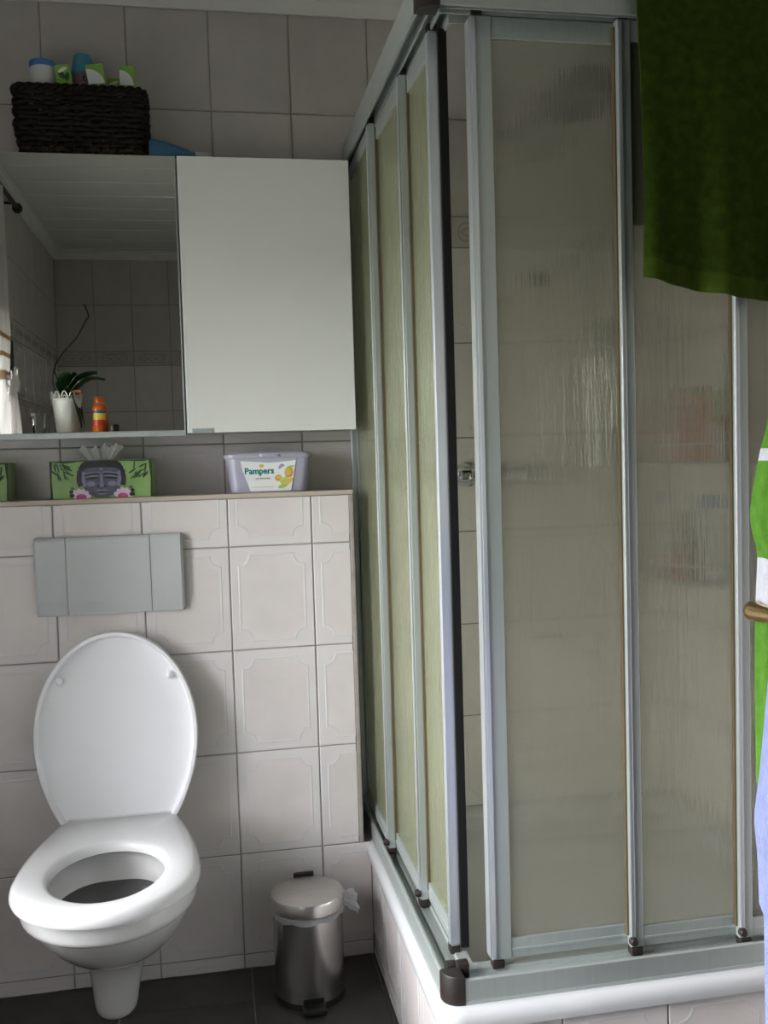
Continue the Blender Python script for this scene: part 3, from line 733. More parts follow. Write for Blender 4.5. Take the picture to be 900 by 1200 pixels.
for off, z in ((.012,.4055),(.0015,.406),(0,.410),(.0015,.419),(.006,.427),(.016,.4315)):
    rs.append([(*outline(2*PI*i/NA+.01, off), z) for i in range(NA)])
for k, z in ((1.10,.4315),(1.03,.428),(1.0,.420),(1.0,.410),(1.05,.4055)):
    rs.append([(.113*k*math.cos(2*PI*i/NA+.01), -.36+.140*k*math.sin(2*PI*i/NA+.01), z) for i in range(NA)])
rs.append(rs[0]); V = rings(bm, rs, cap0=False, cap1=False); bmesh.ops.remove_doubles(bm, verts=V[0]+V[-1], dist=1e-6)
finish(bm, 'seat', MT['seat'], wc, 50)
# lid: built flat (v up from hinge), then stood up, leaning back
def lid_half(s):
    s0 = .46
    if s < s0: return .116+(.1835-.116)*math.sin(PI/2*s/s0)**.75
    return .1835*max(0, 1-((s-s0)/(1-s0))**2.05)**.5
LL = .445
ss = [i/40 for i in range(24)]+[.6+.4*math.sin(PI/2*i/24) for i in range(0, 25)]
def lid_poly(o):
    P = [(lid_half(s), LL*s) for s in ss[:-1]] + [(0, LL)] + [(-lid_half(s), LL*s) for s in reversed(ss[:-1])]
    out = []
    for x, v in P:                       # shrink towards the middle by a set distance
        dx, dv = x, v-.21; L_ = math.hypot(dx, dv); k = max(.05, 1-o/L_)
        out.append((dx*k, .21+dv*k))
    return out
bm = bmesh.new()
rs = [[(x, y, v) for x, v in lid_poly(o)] for o, y in ((.012, .010),(.004,.008),(0,0),(.0005,-.014),(.003,-.0180),(.0095,-.0180),(.012,-.015),(.0135,-.002),(.020,.001),(.06,.002),(.12,.002))]
rings(bm, rs); lid = finish(bm, 'lid', MT['lid'], wc, 35)
lid.location = (0, -.068, .412); lid.rotation_euler = (math.radians(-5.5), 0, 0)
for s in (-1, 1):
    bm = bmesh.new(); lathe(bm, [(.0095,0.003),(.0095,-.007),(.0075,-.012),(.0,-.0145)], (s*.1235, -.001, .338), 14, 'y'); finish(bm, 'bumper', MT['lid'], lid, 50)
bm = bmesh.new(); lathe(bm, [(.013,-.122),(.014,-.118),(.014,.118),(.013,.122)], (0,-.060,.421), 20, 'x'); finish(bm, 'hinge', MT['seat'], wc, 40)
rb = bmesh.new(); tube(rb, smoothpath([(.1085,-.405,.3975),(.1125,-.392,.4005),(.1145,-.378,.401),(.116,-.362,.397)]), .0030, 8)
rbo = finish(rb, 'rim_block', MT['blue_pl'], None, 50, loc=(TC,0,0)); tag(rbo, 'blue plastic rim block clip inside the toilet bowl', 'toilet block')
# flush plate
fp = empty('flush_plate', (.124, 0, .985)); tag(fp, 'grey plastic flush plate above the toilet on the tiles', 'flush plate')
bm = bmesh.new(); box(bm, -.166, .168, -.006, -.0005, -.091, .091, .003); finish(bm, 'back_plate', MT['gap'], fp)
def plate_part(name, x0, x1, r0, r1):
    bm = bmesh.new(); pr = [(-.006,-.089),(-.012,-.090),(-.018,-.062),(-.0195,-.058),(-.0195,.084),(-.016,.090),(-.006,.0915)]
    rs = []
    for x, k in ((x0, 1 if r0 else 0), (x0+.006, 0), (x1-.006, 0), (x1, 1 if r1 else 0)):
        rs.append([(x, y*(1-.28*k)-.0015*k, z*(1-.055*k)) for y, z in pr])
    rings(bm, rs); return finish(bm, name, MT['plate'], fp, 25)
plate_part('side_button', -.167, -.0965, True, False); plate_part('middle_button', -.0950, .0925, False, False); plate_part('side_button', .0940, .169, False, True)

# ------------------------------------------------------------------ pedal bin
pb = empty('pedal_bin', (.546, -.137, 0)); tag(pb, 'small brushed steel pedal bin on the dark floor beside the plinth', 'bin')
r = .0815
bm = bmesh.new(); lathe(bm, [(r-.003,.012),(r-.0005,.013),(r-.0005,.205)], n=48, cap1=True); finish(bm, 'body', MT['steel'], pb, 40)
bm = bmesh.new(); lathe(bm, [(r+.001,.0),(r+.002,.004),(r,.014)], n=48); finish(bm, 'base_ring', MT['black'], pb, 40)
bm = bmesh.new(); lathe(bm, [(r-.004,.212),(r+.004,.213),(r+.004,.236),(r+.001,.241),(r*.8,.2445),(r*.4,.247),(.0,.248)], n=48); finish(bm, 'lid', MT['steel_lid'], pb, 40)
bm = bmesh.new(); NN = 60; rs = []
for k, (z, o) in enumerate(((.196,.0012),(.203,.0035),(.209,.0045),(.2115,.002))):
    rs.append([((r+o+.0012*math.sin(i*1.7+k))*math.cos(2*PI*i/NN), (r+o+.0012*math.sin(i*1.7+k))*math.sin(2*PI*i/NN), z-.002*math.sin(i*.9)*(k == 0)) for i in range(NN)])
rings(bm, rs, cap0=False, cap1=False)
rs = []                                                       # crumpled end of the liner sticking out at the right
for k in range(7):
    t = k/6; x = r-.006+.040*t; a = .022*(.6+.8*t)
    rs.append([(x+.004*math.sin(i*2.1+k), .012+a*math.cos(2*PI*i/14)*(1+.3*math.sin(i*3+k)), .216-.018*t+(.008+.016*t)*math.sin(2*PI*i/14)*(1+.35*math.cos(i*2.3+k*1.3))) for i in range(14)])
rings(bm, rs); finish(bm, 'liner', MT['bag'], pb, 35)
bm = bmesh.new(); box(bm, -.027,.027,-r-.030,-r+.004,.004,.016,.003); box(bm, -.023,.023,-r-.003,-r+.004,.016,.030,.001); finish(bm, 'pedal', MT['black'], pb)
bm = bmesh.new(); box(bm, -.024,.024,r-.004,r+.006,.20,.250,.002); finish(bm, 'hinge', MT['black'], pb)

# ------------------------------------------------------------------ mirror cabinet
CX0, CX1, CZ0, CZ1 = -.100, .712, 1.309, 1.943
cb = empty('mirror_cabinet', (.306, YB, CZ0)); tag(cb, 'white wall cabinet with one mirrored and one plain white door', 'cabinet')
def CBM(o): o.parent = cb; o.matrix_parent_inverse = Matrix.Translation((-.306, -YB, -CZ0)); return o
bm = bmesh.new(); box(bm, CX0, CX1, -.010, YB-.0005, CZ0+.002, CZ1, .001); CBM(finish(bm, 'body', MT['cab_body']))
bm = bmesh.new(); box(bm, .3145, CX1, -.030, -.0115, CZ0, CZ1, .0012); wd = CBM(finish(bm, 'door', MT['white_lac']))
bm = bmesh.new(); box(bm, .325, .373, -.0335, -.029, CZ0-.001, CZ0+.010, .001); CBM(finish(bm, 'door_tab', MT['alu']))
bm = bmesh.new(); box(bm, CX0, .3105, -.0255, -.0115, CZ0, CZ1, .0005); md = CBM(finish(bm, 'door', MT['white_lac']))
bm = bmesh.new(); box(bm, CX0+.002, .3085, -.0300, -.0256, CZ0+.008, CZ1-.002, 0); finish(bm, 'mirror', MT['mirror'], md)
bm = bmesh.new(); box(bm, CX0, .3105, -.0325, -.012, CZ0-.006, CZ0+.0075, .001); box(bm, .3086, .3112, -.0305, -.012, CZ0, CZ1, .0003); box(bm, CX0-.001, CX0+.0018, -.0305, -.012, CZ0, CZ1, .0003)
finish(bm, 'mirror_edge', MT['alu'], md)

# ------------------------------------------------------------------ on the cabinet
BX0, BX1, BY0, BY1, BZ = -.042, .243, .020, .150, CZ1
bk = empty('wicker_basket', ((BX0+BX1)/2, (BY0+BY1)/2, BZ)); tag(bk, 'dark brown woven wicker basket on top of the mirror cabinet', 'basket')
bcx, bcy = (BX0+BX1)/2, (BY0+BY1)/2
def ring_pts(o, n): # perimeter of rounded rectangle, evenly stepped
    P = rrect(BX0-bcx-o, BX1-bcx+o, BY0-bcy-o, BY1-bcy+o, .022, 0, 6); P = [Vector(p) for p in P]
    Ls = [(P[(i+1) % len(P)]-P[i]).length for i in range(len(P))]; T = sum(Ls); out = []; acc = 0; i = 0
    for k in range(n):
        d = T*k/n
        while acc+Ls[i] < d: acc += Ls[i]; i += 1
        out.append(P[i].lerp(P[(i+1) % len(P)], (d-acc)/Ls[i]))
    return out
ST = 40
base_n = 160
bm = bmesh.new(); bmp = bmesh.new()
for row in range(13):
    z = .012+row*.0115; tgt = bm
    taper = -.008+.010*min(1, row/6)
    P = ring_pts(taper, base_n); Q = []
    for k, p in enumerate(P):
        n_ = Vector((p.x/(.15), p.y/(.07), 0)); n_.normalize()
        w = .0035*math.sin(2*PI*k*(ST/2)/base_n + (PI if row % 2 else 0))
        Q.append(p + n_*w + Vector((0, 0, z+.0016*math.sin(k*.37+row*1.9))))
    tube(tgt, Q, .0060+.0008*math.sin(row*2.3), 6, closed=True, mi=(1 if row == 1 else 0))
tag(finish(bm, 'weave', [MT['wicker'], MT['wicker_pale']], bk, 60), kind='stuff')
bm = bmesh.new()
for k, p in enumerate(ring_pts(-.001, ST)):
    tube(bm, [(p.x*.96, p.y*.96, .004), (p.x, p.y, .155)], .0035, 5)
tag(finish(bm, 'stake', MT['wicker'], bk, 60), kind='stuff')
bm = bmesh.new()
for s in (0, PI):
    P = ring_pts(.002, 200); Q = [p + Vector((p.x, p.y*2, 0)).normalized()*(.004*math.cos(k*PI/5+s)) + Vector((0, 0, .160+.005*math.sin(k*PI/5+s))) for k, p in enumerate(P)]
    tube(bm, Q, .0062, 6, closed=True)
finish(bm, 'rim', MT['wicker'], bk, 60)
bm = bmesh.new(); box(bm, BX0-bcx+.012, BX1-bcx-.012, BY0-bcy+.012, BY1-bcy-.012, .0, .006, .002); finish(bm, 'bottom', MT['wicker'], bk)
zb_ = BZ+.0065
def jar(x, y, r, h):
    o = empty('cream_jar', (x, y, zb_)); tag(o, 'white plastic jar with a blue lid standing in the wicker basket', 'jar')
    bm = bmesh.new(); lathe(bm, [(r*.95,0),(r,.004),(r,h-.016),(r*.98,h-.014)], n=28); finish(bm, 'body', MT['white_pl'], o, 40)
    bm = bmesh.new(); lathe(bm, [(r*1.02,h-.014),(r*1.04,h-.012),(r*1.04,h-.002),(r*1.0,h)], n=28); finish(bm, 'lid', MT['blue_pl'], o, 40)
jar(.0155, .080, .0295, .232)
o = empty('lotion_bottle', (.108, .085, zb_)); tag(o, 'mauve bottle with a teal cap standing in the wicker basket', 'bottle')
bm = bmesh.new(); rings(bm, [circ((0,0,z), a, 24, 'z', a*.7) for z, a in ((0,.027),(.004,.029),(.15,.030),(.198,.030),(.208,.029))]); finish(bm, 'body', MT['mauve'], o, 40)
bm = bmesh.new(); rings(bm, [circ((dx,0,z), a, 24, 'z', a*.72) for z, a, dx in ((.208,.030,0),(.214,.031,0),(.228,.028,-.001),(.246,.0215,-.003),(.254,.019,-.004),(.256,.016,-.004))]); finish(bm, 'cap', MT['teal_pl'], o, 40)
bm = bmesh.new(); flat(bm, ell(0,.197,.0025,.004), -.0216); flat(bm, [(-.007,.189),(.008,.189),(.008,.191),(-.007,.191)], -.0216); finish(bm, 'print', MT['ink'], o)
def carton(x, y, w, d, h, rot, label, leafy=False, tilt=0):
    o = empty('small_carton', (x, y, zb_)); o.rotation_euler = (0, tilt, rot); tag(o, label, 'carton', 'cartons in the wicker basket')
    bm = bmesh.new(); box(bm, -w/2, w/2, -d/2, d/2, 0, h, .0008); finish(bm, 'box', MT['lime_print'], o)
    bm = bmesh.new(); P = [(-w/2+.001, h-.045), (-w/2+.001, h-.010)] + [(-w/2+.001+(w*.92)*math.sin(PI/2*i/8), h-.045+.035*math.cos(PI/2*i/8)) for i in range(1, 9)]
    if not leafy: flat(bm, P, -d/2-.0004, 0)
    else:
        flat(bm, ell(-.004, h-.022, .006, .012, rot=.5), -d/2-.0004, 1); flat(bm, ell(.008, h-.028, .005, .010, rot=-.3), -d/2-.0004, 1); flat(bm, ell(.0, h-.012, .012, .004, rot=.4), -d/2-.0005, 0)
    finish(bm, 'print', [MT['white_pl'], MT['leafink']], o)
carton(.096, .050, .034, .012, .219, .0, 'pale green carton with leaf print left of the mauve bottle', True, -.16)
carton(.166, .052, .040, .018, .222, .05, 'green and white carton leaning right of the mauve bottle', False, -.15)
carton(.207, .060, .034, .020, .222, -.05, 'green and white carton at the right end of the wicker basket', False, .0)
carton(.172, .100, .030, .016, .208, 0, 'dark shaded green carton between the two green and white ones', True, 0)
bm = bmesh.new()
rs = []
for x, h, d in ((.252,.050,.026),(.257,.056,.032),(.295,.048,.034),(.335,.034,.036),(.362,.022,.037)):
    rs.append([(x, .030+d*.5*math.cos(2*PI*i/20), CZ1+.0005+h*.5+h*.5*math.sin(2*PI*i/20)) for i in range(20)])
rings(bm, rs)
bt = finish(bm, 'cosmetic_tube', MT['sky_tube'], None, 50); tag(bt, 'blue tube lying on the cabinet right of the wicker basket', 'tube')
bm = bmesh.new(); box(bm, .358, .392, .012, .048, CZ1+.001, CZ1+.024, .002); finish(bm, 'crimped_end', MT['alu'], bt)

# ------------------------------------------------------------------ on the ledge
LZ = 1.1636
def tissue_box(x, y, rz, label, tissue=True):
    o = empty('tissue_box', (x, y, LZ)); o.rotation_euler = (0, 0, rz); tag(o, label, 'tissue box', 'tissue boxes on the ledge')
    w, d, h = .232, .115, .089
    bm = bmesh.new(); box(bm, -w/2, w/2, 0, d, 0, h, .0012); b = finish(bm, 'carton', [MT['box_green']], o)
    bm = bmesh.new(); Y = -.0003
    MI = {'ink': 0, 'stone': 1, 'hi': 2, 'leaf': 3, 'petal': 4, 'pink': 5, 'edge': 6}
    lay = [0]
    def F(poly, k):
        lay[0] += 1; flat(bm, poly, Y-.00002*lay[0], MI[k])
    for s in (-1, 1): F([(s*w/2*.995, .001), (s*(w/2-.006), .001), (s*(w/2-.004), h*.5), (s*(w/2-.007), h-.001), (s*w/2*.995, h-.001)], 'edge')
    F([(-w/2, h-.001), (w/2, h-.001), (w/2-.02, h-.005), (.06, h-.003), (-.05, h-.003), (-w/2+.03, h-.006)], 'edge')
    rnd = random.Random(5)
    for s in (-1, 1):
        for k in range(15):
            cx = s*(w/2-.012-rnd.random()*.034); cz = h-.010-rnd.random()*.036*(1.2-abs(cx)/w)
            F(ell(cx, cz, .009+.004*rnd.random(), .0020, 8, rot=s*(.3+rnd.random()*1.2)), 'leaf' if k % 2 else 'edge')
    for s in (-1, 1): F(ell(s*.050, h*.50, .006, .017, 14), 'ink'); F(ell(s*.0505, h*.49, .003, .012, 12), 'stone')
    hair = [(x, z) for x, z in ell(0, h*.62, .052, .034, 40, a0=-.2, a1=PI+.2) if z < h*.985]
    F([(-.050, .030)]+[(-.052, .060)]+[(-.050, .072), (-.044, .082), (-.035, h-.002), (.035, h-.002), (.044, .082), (.050, .072), (.052, .060), (.050, .030)], 'ink')
    for k in range(9):
        a = PI*k/8; F(ell(.050*math.cos(a), .062+.022*math.sin(a), .0045, .0045, 10), 'ink')
    face = [(-.045, .064), (-.046, .040), (-.040, .022), (-.028, .009), (-.014, .0025), (.014, .0025), (.028, .009), (.040, .022), (.046, .040), (.045, .064), (.030, .071), (0, .073), (-.030, .071)]
    F(face, 'stone')
    for s in (-1, 1):
        F([(s*.043, .062), (s*.045, .042), (s*.040, .026), (s*.034, .030), (s*.037, .046), (s*.036, .062)], 'hi')
        F(ell(s*.021, .0585, .020, .0030, 14, rot=s*-.12), 'hi'); F(ell(s*.022, .056, .018, .0028, 14, rot=s*-.15), 'ink')
        F(ell(s*.021, .050, .015, .0042, 14, rot=s*-.1), 'hi'); F(ell(s*.021, .0475, .0165, .0028, 14, rot=s*-.1), 'ink')
        F(ell(s*.024, .034, .010, .006, 14), 'hi')
        F([(s*.003, .055), (s*.005, .034), (s*.011, .028), (s*.009, .025), (s*.0045, .027)], 'ink')
    F([(-.0028, .056), (-.0040, .036), (-.006, .029), (0, .026), (.006, .029), (.0040, .036), (.0028, .056)], 'hi')
    F([(-.017, .0175), (-.006, .021), (0, .0195), (.006, .021), (.017, .0175), (0, .0155)], 'hi'); F([(-.019, .0172), (0, .0152), (.019, .0172), (0, .0165)], 'ink')
    F(ell(0, .0115, .010, .0025, 12), 'hi'); F(ell(0, .0135, .012, .0015, 12), 'ink'); F(ell(0, .0685, .0045, .0022, 10), 'hi')
    for s in (-1, 1):
        for k in range(6):
            a = .25+PI*.55*k/5*1.4; cx, cz = s*.049, .001
            F([(x, max(.0008, z)) for x, z in ell(cx+.012*math.cos(a), cz+.011*abs(math.sin(a)), .013, .0062, 12, rot=a)], 'petal')
        F([(x, max(.0008, z)) for x, z in ell(s*.047, .004, .012, .0075, 14)], 'pink')
        F(ell(s*.068, .008, .0060, .0050, 12), 'ink'); F(ell(s*.069, .017, .0048, .0042, 12), 'ink'); F(ell(s*.066, .0245, .004, .003, 12), 'stone')
    finish(bm, 'printed_picture', [MT['ink'], MT['stone'], MT['stone_hi'], MT['leafink'], MT['petal'], MT['petal_pink'], MT['box_dark']], b)
    bm = bmesh.new(); rings(bm, [[(x, d/2+y_, h+.0003) for x, y_ in ell(0, 0, .055, .018, 24)], [(x, d/2+y_, h+.0008) for x, y_ in ell(0, 0, .055, .018, 24)]]); finish(bm, 'slot', MT['ink'], b)
    if tissue:
        bm = bmesh.new()
        for x0_, y0_, H_, w0, w1, lean, sd in ((-.018, .040, .037, .030, .050, -.020, 1), (.008, .046, .041, .022, .046, .010, 2), (.016, .036, .036, .014, .036, .016, 5)):
            G = []
            for k in range(9):
                v = k/8; row = []
                for q in range(15):
                    u = q/14; w_ = w0+(w1-w0)*v
                    edge = 1-.28*abs(math.sin(u*PI*1.7+sd))*v
                    row.append((x0_+(u-.5)*w_+lean*v, y0_+v*(.007*math.sin(u*PI*3.2+sd)+.004*math.sin(u*PI*7+sd*2)), h+.0008+H_*v*edge))
                G.append([bm.verts.new(p) for p in row])
            for k in range(8):
                for q in range(14): bm.faces.new((G[k][q], G[k][q+1], G[k+1][q+1], G[k+1][q]))
        finish(bm, 'tissue', MT['tissue'], o, 80)
    return o
tissue_box(.1125, .012, -.02, 'green tissue box with a stone Buddha face and white tissue')
tissue_box(-.214, .030, .04, 'second green tissue box cut by the left picture edge', False)

wp = empty('wipes_box', (.5055, .022, LZ)); wp.rotation_euler = (0, 0, .03); tag(wp, 'lavender plastic baby wipes box with a white label on the ledge', 'wipes box')
bm = bmesh.new()
rings(bm, [rrect(-.088-k, .088+k, .006-k*.5, .106+k*.5, .02, z) for k, z in ((0,0),(.003,.002),(.008,.045),(.013,.082),(.013,.084))]); finish(bm, 'tub', MT['lavender'], wp, 40)
bm = bmesh.new()
rings(bm, [rrect(-.105, .105, -.002, .114, .024, .082), rrect(-.107, .107, -.004, .116, .026, .085), rrect(-.106, .106, -.003, .115, .026, .092), rrect(-.098, .098, .004, .108, .024, .0965), rrect(-.078, .078, .016, .098, .02, .099)]); ld = finish(bm, 'lid', MT['lavender_lid'], wp, 50)
bm = bmesh.new(); rings(bm, [[(x, y, z) for x, y in ell(.0, -.004, .024, .004, 20)] for z in (.086, .0935)]); finish(bm, 'catch', MT['lavender'], ld, 40)
bm = bmesh.new(); P = [(-.048,.003),(.050,.003),(.060,.055),(.064,.076),(.030,.073),(0,.071),(-.035,.074),(-.070,.077),(-.066,.055)]
def wy(z): return .006-.5*(.003+.005*min(1, z/.045)+.005*max(0, (z-.045)/.037))-.0012
rings(bm, [[(x, wy(z), z) for x, z in P], [(x, wy(z)-.0006, z) for x, z in P]]); lb = finish(bm, 'label', MT['label'], wp)
bm = bmesh.new(); Yp = lambda z, k: wy(z)-.0008-.00005*k
def FP(poly, mi, k):
    fa = bm.faces.new([bm.verts.new((x, Yp(z, k), z)) for x, z in poly]); fa.material_index = mi
FP(ell(-.020,.064,.006,.0045,10), 0, 1); finish(bm, 'crown_print', [MT['yellow_ink']], lb)
bm = bmesh.new()
FP(ell(.020,.034,.009,.0075,16), 1, 1); FP(ell(.0215,.035,.005,.004,12), 0, 2)
FP(ell(.034,.028,.012,.008,16,rot=.5), 2, 2); FP(ell(.040,.022,.020,.006,16,rot=.6), 0, 3); FP(ell(.046,.047,.011,.013,18), 1, 4); FP(ell(.043,.049,.0075,.010,18), 0, 5); FP(ell(.030,.014,.012,.005,14,rot=.3), 2, 5)
FP(ell(.049,.060,.010,.003,12,rot=.3), 2, 6)
finish(bm, 'fruit_print', [MT['yellow_ink'], MT['peach_ink'], MT['lime_ink'], MT['violet_ink'], MT['grey_ink']], lb)
bm = bmesh.new(); FP(ell(.026,.062,.0075,.0035,12,rot=.9), 3, 1); FP(ell(.031,.063,.0055,.0025,12,rot=.6), 4, 2)
finish(bm, 'swirl_print', [MT['yellow_ink'], MT['peach_ink'], MT['lime_ink'], MT['violet_ink'], MT['grey_ink']], lb)
bm = bmesh.new(); FP([(-.045,.0125),(.010,.0120),(.010,.0130),(-.045,.0135)], 4, 1)
finish(bm, 'small_print', [MT['yellow_ink'], MT['peach_ink'], MT['lime_ink'], MT['violet_ink'], MT['grey_ink']], lb)
def label_text(s, size, x, z, m, shear=0, bold=0, name='lettering'):
    me = text_mesh(s, size, shear, bold); me.materials.append(m)
    o = bpy.data.objects.new(name, me); link(o, lb); o.rotation_euler = (PI/2, 0, 0); o.location = (x, wy(z+.01)-.0012, z); return o
label_text('Pampers', .0205, -.026, .0455, MT['teal_ink'], 0, .0006)
label_text('sensitive', .0105, -.018, .031, MT['grey_ink'])

# ------------------------------------------------------------------ behind the camera: seen in the mirror
cab = empty('low_cupboard', (-.20, -2.45, 0)); tag(cab, 'cupboard with a brown wooden top in the mirror', 'cupboard')
bm = bmesh.new(); box(bm, -.215, .205, -.42, .60, 0, 1.353, .003); finish(bm, 'carcass', MT['white_lac'], cab)
bm = bmesh.new(); box(bm, -.218, .215, -.44, .615, 1.353, 1.381, .004); finish(bm, 'top', MT['wood'], cab)
for s in (0, 1):
    bm = bmesh.new(); box(bm, .2055, .220, -.415+.51*s, .085+.51*s, .02, 1.343, .002); dd = finish(bm, 'door', MT['white_lac'], cab)
    bm = bmesh.new(); lathe(bm, [(.006,.0),(.006,.012),(.012,.018),(.010,.024),(.0,.026)], (.22, .05+.07*s, .8), 16, 'x'); finish(bm, 'knob', MT['chrome'], dd, 40)
KZ = 1.3812
pt = empty('potted_orchid', (-.215, -1.98, KZ)); tag(pt, 'orchid in a white lace-rimmed pot seen in the mirror', 'plant')
bm = bmesh.new(); lathe(bm, [(.044,0),(.046,.003),(.060,.135),(.060,.140),(.057,.140),(.050,.10)], n=40, cap1=False)
finish(bm, 'pot', MT['pot'], pt, 40)
bm = bmesh.new()
for k in range(12):                                       # pierced lace rim: arches
    a0 = 2*PI*k/12
    for q in range(2):
        rr_ = .0615; P = []
        for i in range(9):
            t = i/8; a = a0+(t-.5)*2*PI/12*(1.0 if q == 0 else .55); z = .141+(.034 if q == 0 else .018)*math.sin(PI*t)
            P.append(((rr_+.02*(z-.14))*math.cos(a), (rr_+.02*(z-.14))*math.sin(a), z))
        tube(bm, P, .0032 if q == 0 else .002, 6)
lathe(bm, [(.059,.136),(.0625,.139),(.0625,.146),(.059,.148)], n=40, cap0=False, cap1=False)
finish(bm, 'lace_rim', MT['pot'], pt, 60)
bm = bmesh.new(); lathe(bm, [(.055,.128),(.03,.140),(.0,.146)], n=24); finish(bm, 'bark', MT['soil'], pt, 60)
def leaf(name, base, tip, w, sag, m):
    bm = bmesh.new(); base, tip = Vector(base), Vector(tip); d = tip-base; sd = d.cross(Vector((0,0,1)))
    sd = sd.normalized() if sd.length > 1e-6 else Vector((0,1,0))
    top_, bot = [], []
    for k in range(11):
        t = k/10; c = base+d*t+Vector((0,0,sag*math.sin(PI*t))); ww = w*(math.sin(PI*min(.985, max(.06, t*.96+.02))))**.6
        for s, L_ in ((1, top_), (-1, bot)): pass
        top_.append([c+sd*ww*q+Vector((0,0,.010*q*q)) for q in (-1,-.5,0,.5,1)])
    V = [[bm.verts.new(p) for p in r_] for r_ in top_]; V2 = [[bm.verts.new(p-Vector((0,0,.002))) for p in r_] for r_ in top_]
    for A in (V, V2):
        for k in range(10):
            for q in range(4): bm.faces.new((A[k][q], A[k][q+1], A[k+1][q+1], A[k+1][q]))
    for k in range(10):
        for q in (0, 4): bm.faces.new((V[k][q], V[k+1][q], V2[k+1][q], V2[k][q]))
    for q in range(4):
        for k in (0, 10): bm.faces.new((V[k][q], V[k][q+1], V2[k][q+1], V2[k][q]))
    return finish(bm, name, m, pt, 60)
for bs, tp, w, sg in (((.0,.02,.14),(.135,.06,.245),.052,.03), ((.01,.03,.14),(.165,.06,.215),.044,.035), ((-.01,0,.14),(.03,.05,.245),.045,.03), ((0,-.01,.14),(-.02,-.10,.21),.04,.03), ((.01,-.01,.14),(.062,-.03,.03),.030,.09), ((.0,.02,.14),(.060,.04,.02),.034,.10)): leaf('leaf', bs, tp, w, sg, MT['leaf'])
leaf('wilted_leaf', (.0,.02,.145), (.07,.06,.165), .012, .012, MT['redleaf'])
bm = bmesh.new(); tube(bm, smoothpath([(-.01,0,.14),(-.03,.01,.22),(-.04,.01,.27),(-.01,.01,.33),(.05,.0,.40),(.095,.0,.475),(.105,0,.49),(.09,0,.54)]), [.0035]*43, 6); finish(bm, 'flower_stem', MT['stem'], pt, 60)
bm = bmesh.new(); tube(bm, smoothpath([(-.015,0,.14),(-.05,.0,.20),(-.045,0,.27),(-.03,0,.31)]), .003, 6); finish(bm, 'support_stick', MT['stem'], pt, 60)
ob = bottle('cleaner_bottle', -.085, -1.99, KZ, .034, .155, MT['orange_pl'], MT['orange_pl'], 'orange plastic bottle with a yellow label seen in the mirror', cap=.2)
bm = bmesh.new(); a = [(.0346*math.sin(t), .0346*math.cos(t)) for t in [-.9+1.8*i/8 for i in range(9)]]
for z0_, z1_, mi in ((.030,.055,0),(.055,.082,1),(.082,.094,2)):
    for (x_, y_), (x2, y2) in zip(a, a[1:]):
        bm.faces.new([bm.verts.new(p) for p in ((x_,y_,z0_),(x2,y2,z0_),(x2,y2,z1_),(x_,y_,z1_))]).material_index = mi
finish(bm, 'label', [MT['red_pl'], MT['yellow_pl'], MT['sky_tube']], ob)
bm = bmesh.new(); lathe(bm, [(.018,0),(.020,.002),(.020,.030),(.017,.034)], (-.026,-1.97,KZ), 20); tag(finish(bm, 'small_tin', MT['brown'], None, 40), 'small brown tin right of the orange bottle in the mirror', 'tin')
bm = bmesh.new(); lathe(bm, [(.0005,.0005),(.024,.0005),(.034,.085)], (-.318,-1.905,KZ), 24, cap0=False, cap1=False); tag(finish(bm, 'drinking_glass', MT['glass_clear'], None, 40), 'clear tumbler beside the white pot in the mirror', 'glass')
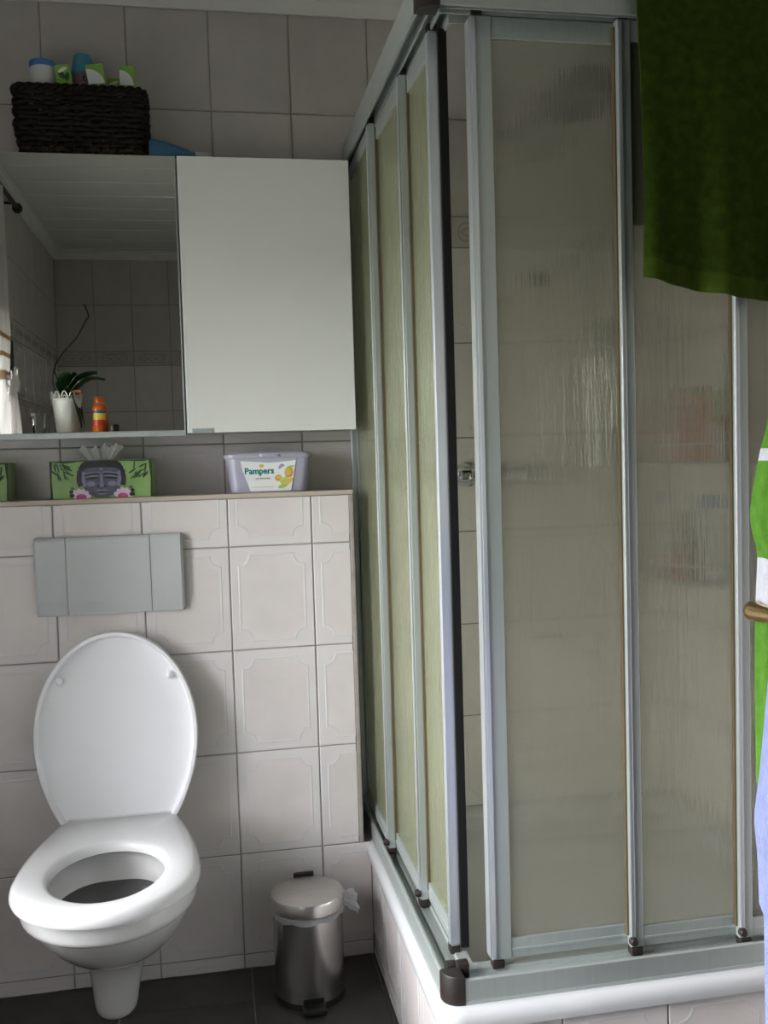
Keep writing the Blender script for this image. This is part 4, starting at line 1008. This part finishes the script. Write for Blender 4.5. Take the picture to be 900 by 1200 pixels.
# curtain gathered at the far side of the window
cu = empty('curtain', (XL+.045, -1.43, 2.30)); tag(cu, 'sheer white curtain with brown bands tied back, in the mirror', 'curtain')
bm = bmesh.new(); rs = []
for k in range(61):
    z = -1.02+1.02*k/60; zz = 2.30+z
    half = lerp(zz, [(1.28,.150),(1.42,.095),(1.555,.035),(1.61,.055),(1.75,.10),(2.30,.16)])
    yc = lerp(zz, [(1.28,-.075),(1.505,-.10),(1.75,-.085),(2.30,-.02)])
    ring = []
    for i in range(64):
        t = i/63; ring.append((.018*math.sin(t*PI*13+.6*math.sin(z*4))*(.55+.45*min(1, half/.1)), yc-half+2*half*t, z))
    for i in range(64):
        t = 1-i/63; ring.append((.018*math.sin(t*PI*13+.6*math.sin(z*4))*(.55+.45*min(1, half/.1))+.001, yc-half+2*half*t, z))
    rs.append(ring)
rings(bm, rs)
for fa in bm.faces:
    zz = fa.calc_center_median().z+2.30
    fa.material_index = 1 if (1.575 < zz < 1.605 or 1.65 < zz < 1.675 or 1.725 < zz < 1.745) else 0
finish(bm, 'cloth', [MT['curtain'], MT['curtain_band']], cu, 60)
bm = bmesh.new()
for k in range(9):
    a = 2*PI*k/9; rs = []
    for q in range(5):
        t = q/4; rs.append([(.03+.012*math.sin(a)*t, -.11+.075*t*math.cos(a)+.017*math.cos(i*PI/4), -.745+.060*t*math.sin(a)+.017*math.sin(i*PI/4)*(1-.5*t)) for i in range(8)])
    rings(bm, rs)
lathe(bm, [(.028,-.03),(.036,0),(.028,.03)], (.025,-.10,-.745), 14)
finish(bm, 'tieback_bow', MT['curtain'], cu, 60)
bm = bmesh.new()
for s in (-1, 1): tube(bm, smoothpath([(.03,-.10,-.75),(.03,-.13+s*.03,-.86),(.03,-.15+s*.05,-.97)]), .012, 8)
finish(bm, 'tieback_tail', MT['curtain'], cu, 60)
bm = bmesh.new(); tube(bm, [(XL+.045,-1.98,2.315),(XL+.045,-.50,2.315)], .010, 12); 
for y in (-1.98, -.5): lathe(bm, [(.010,-.02),(.020,-.012),(.022,0),(.016,.016),(.0,.02)], (XL+.045,y,2.315), 14, 'y')
for y in (-1.90,-.58): tube(bm, [(XL+.001,y,2.315),(XL+.045,y,2.315)], .006, 8)
tag(finish(bm, 'curtain_rod', MT['black'], None, 40), 'dark curtain rod with round finial under the ceiling, in the mirror', 'curtain rod')
bm = bmesh.new(); box(bm, XL+.0005, XL+.018, -1.895, -1.845, 1.40, 1.76, .003); tag(finish(bm, 'dark_board', MT['dark_green'], None), 'narrow dark board on the wall past the curtain, in the mirror', 'board')
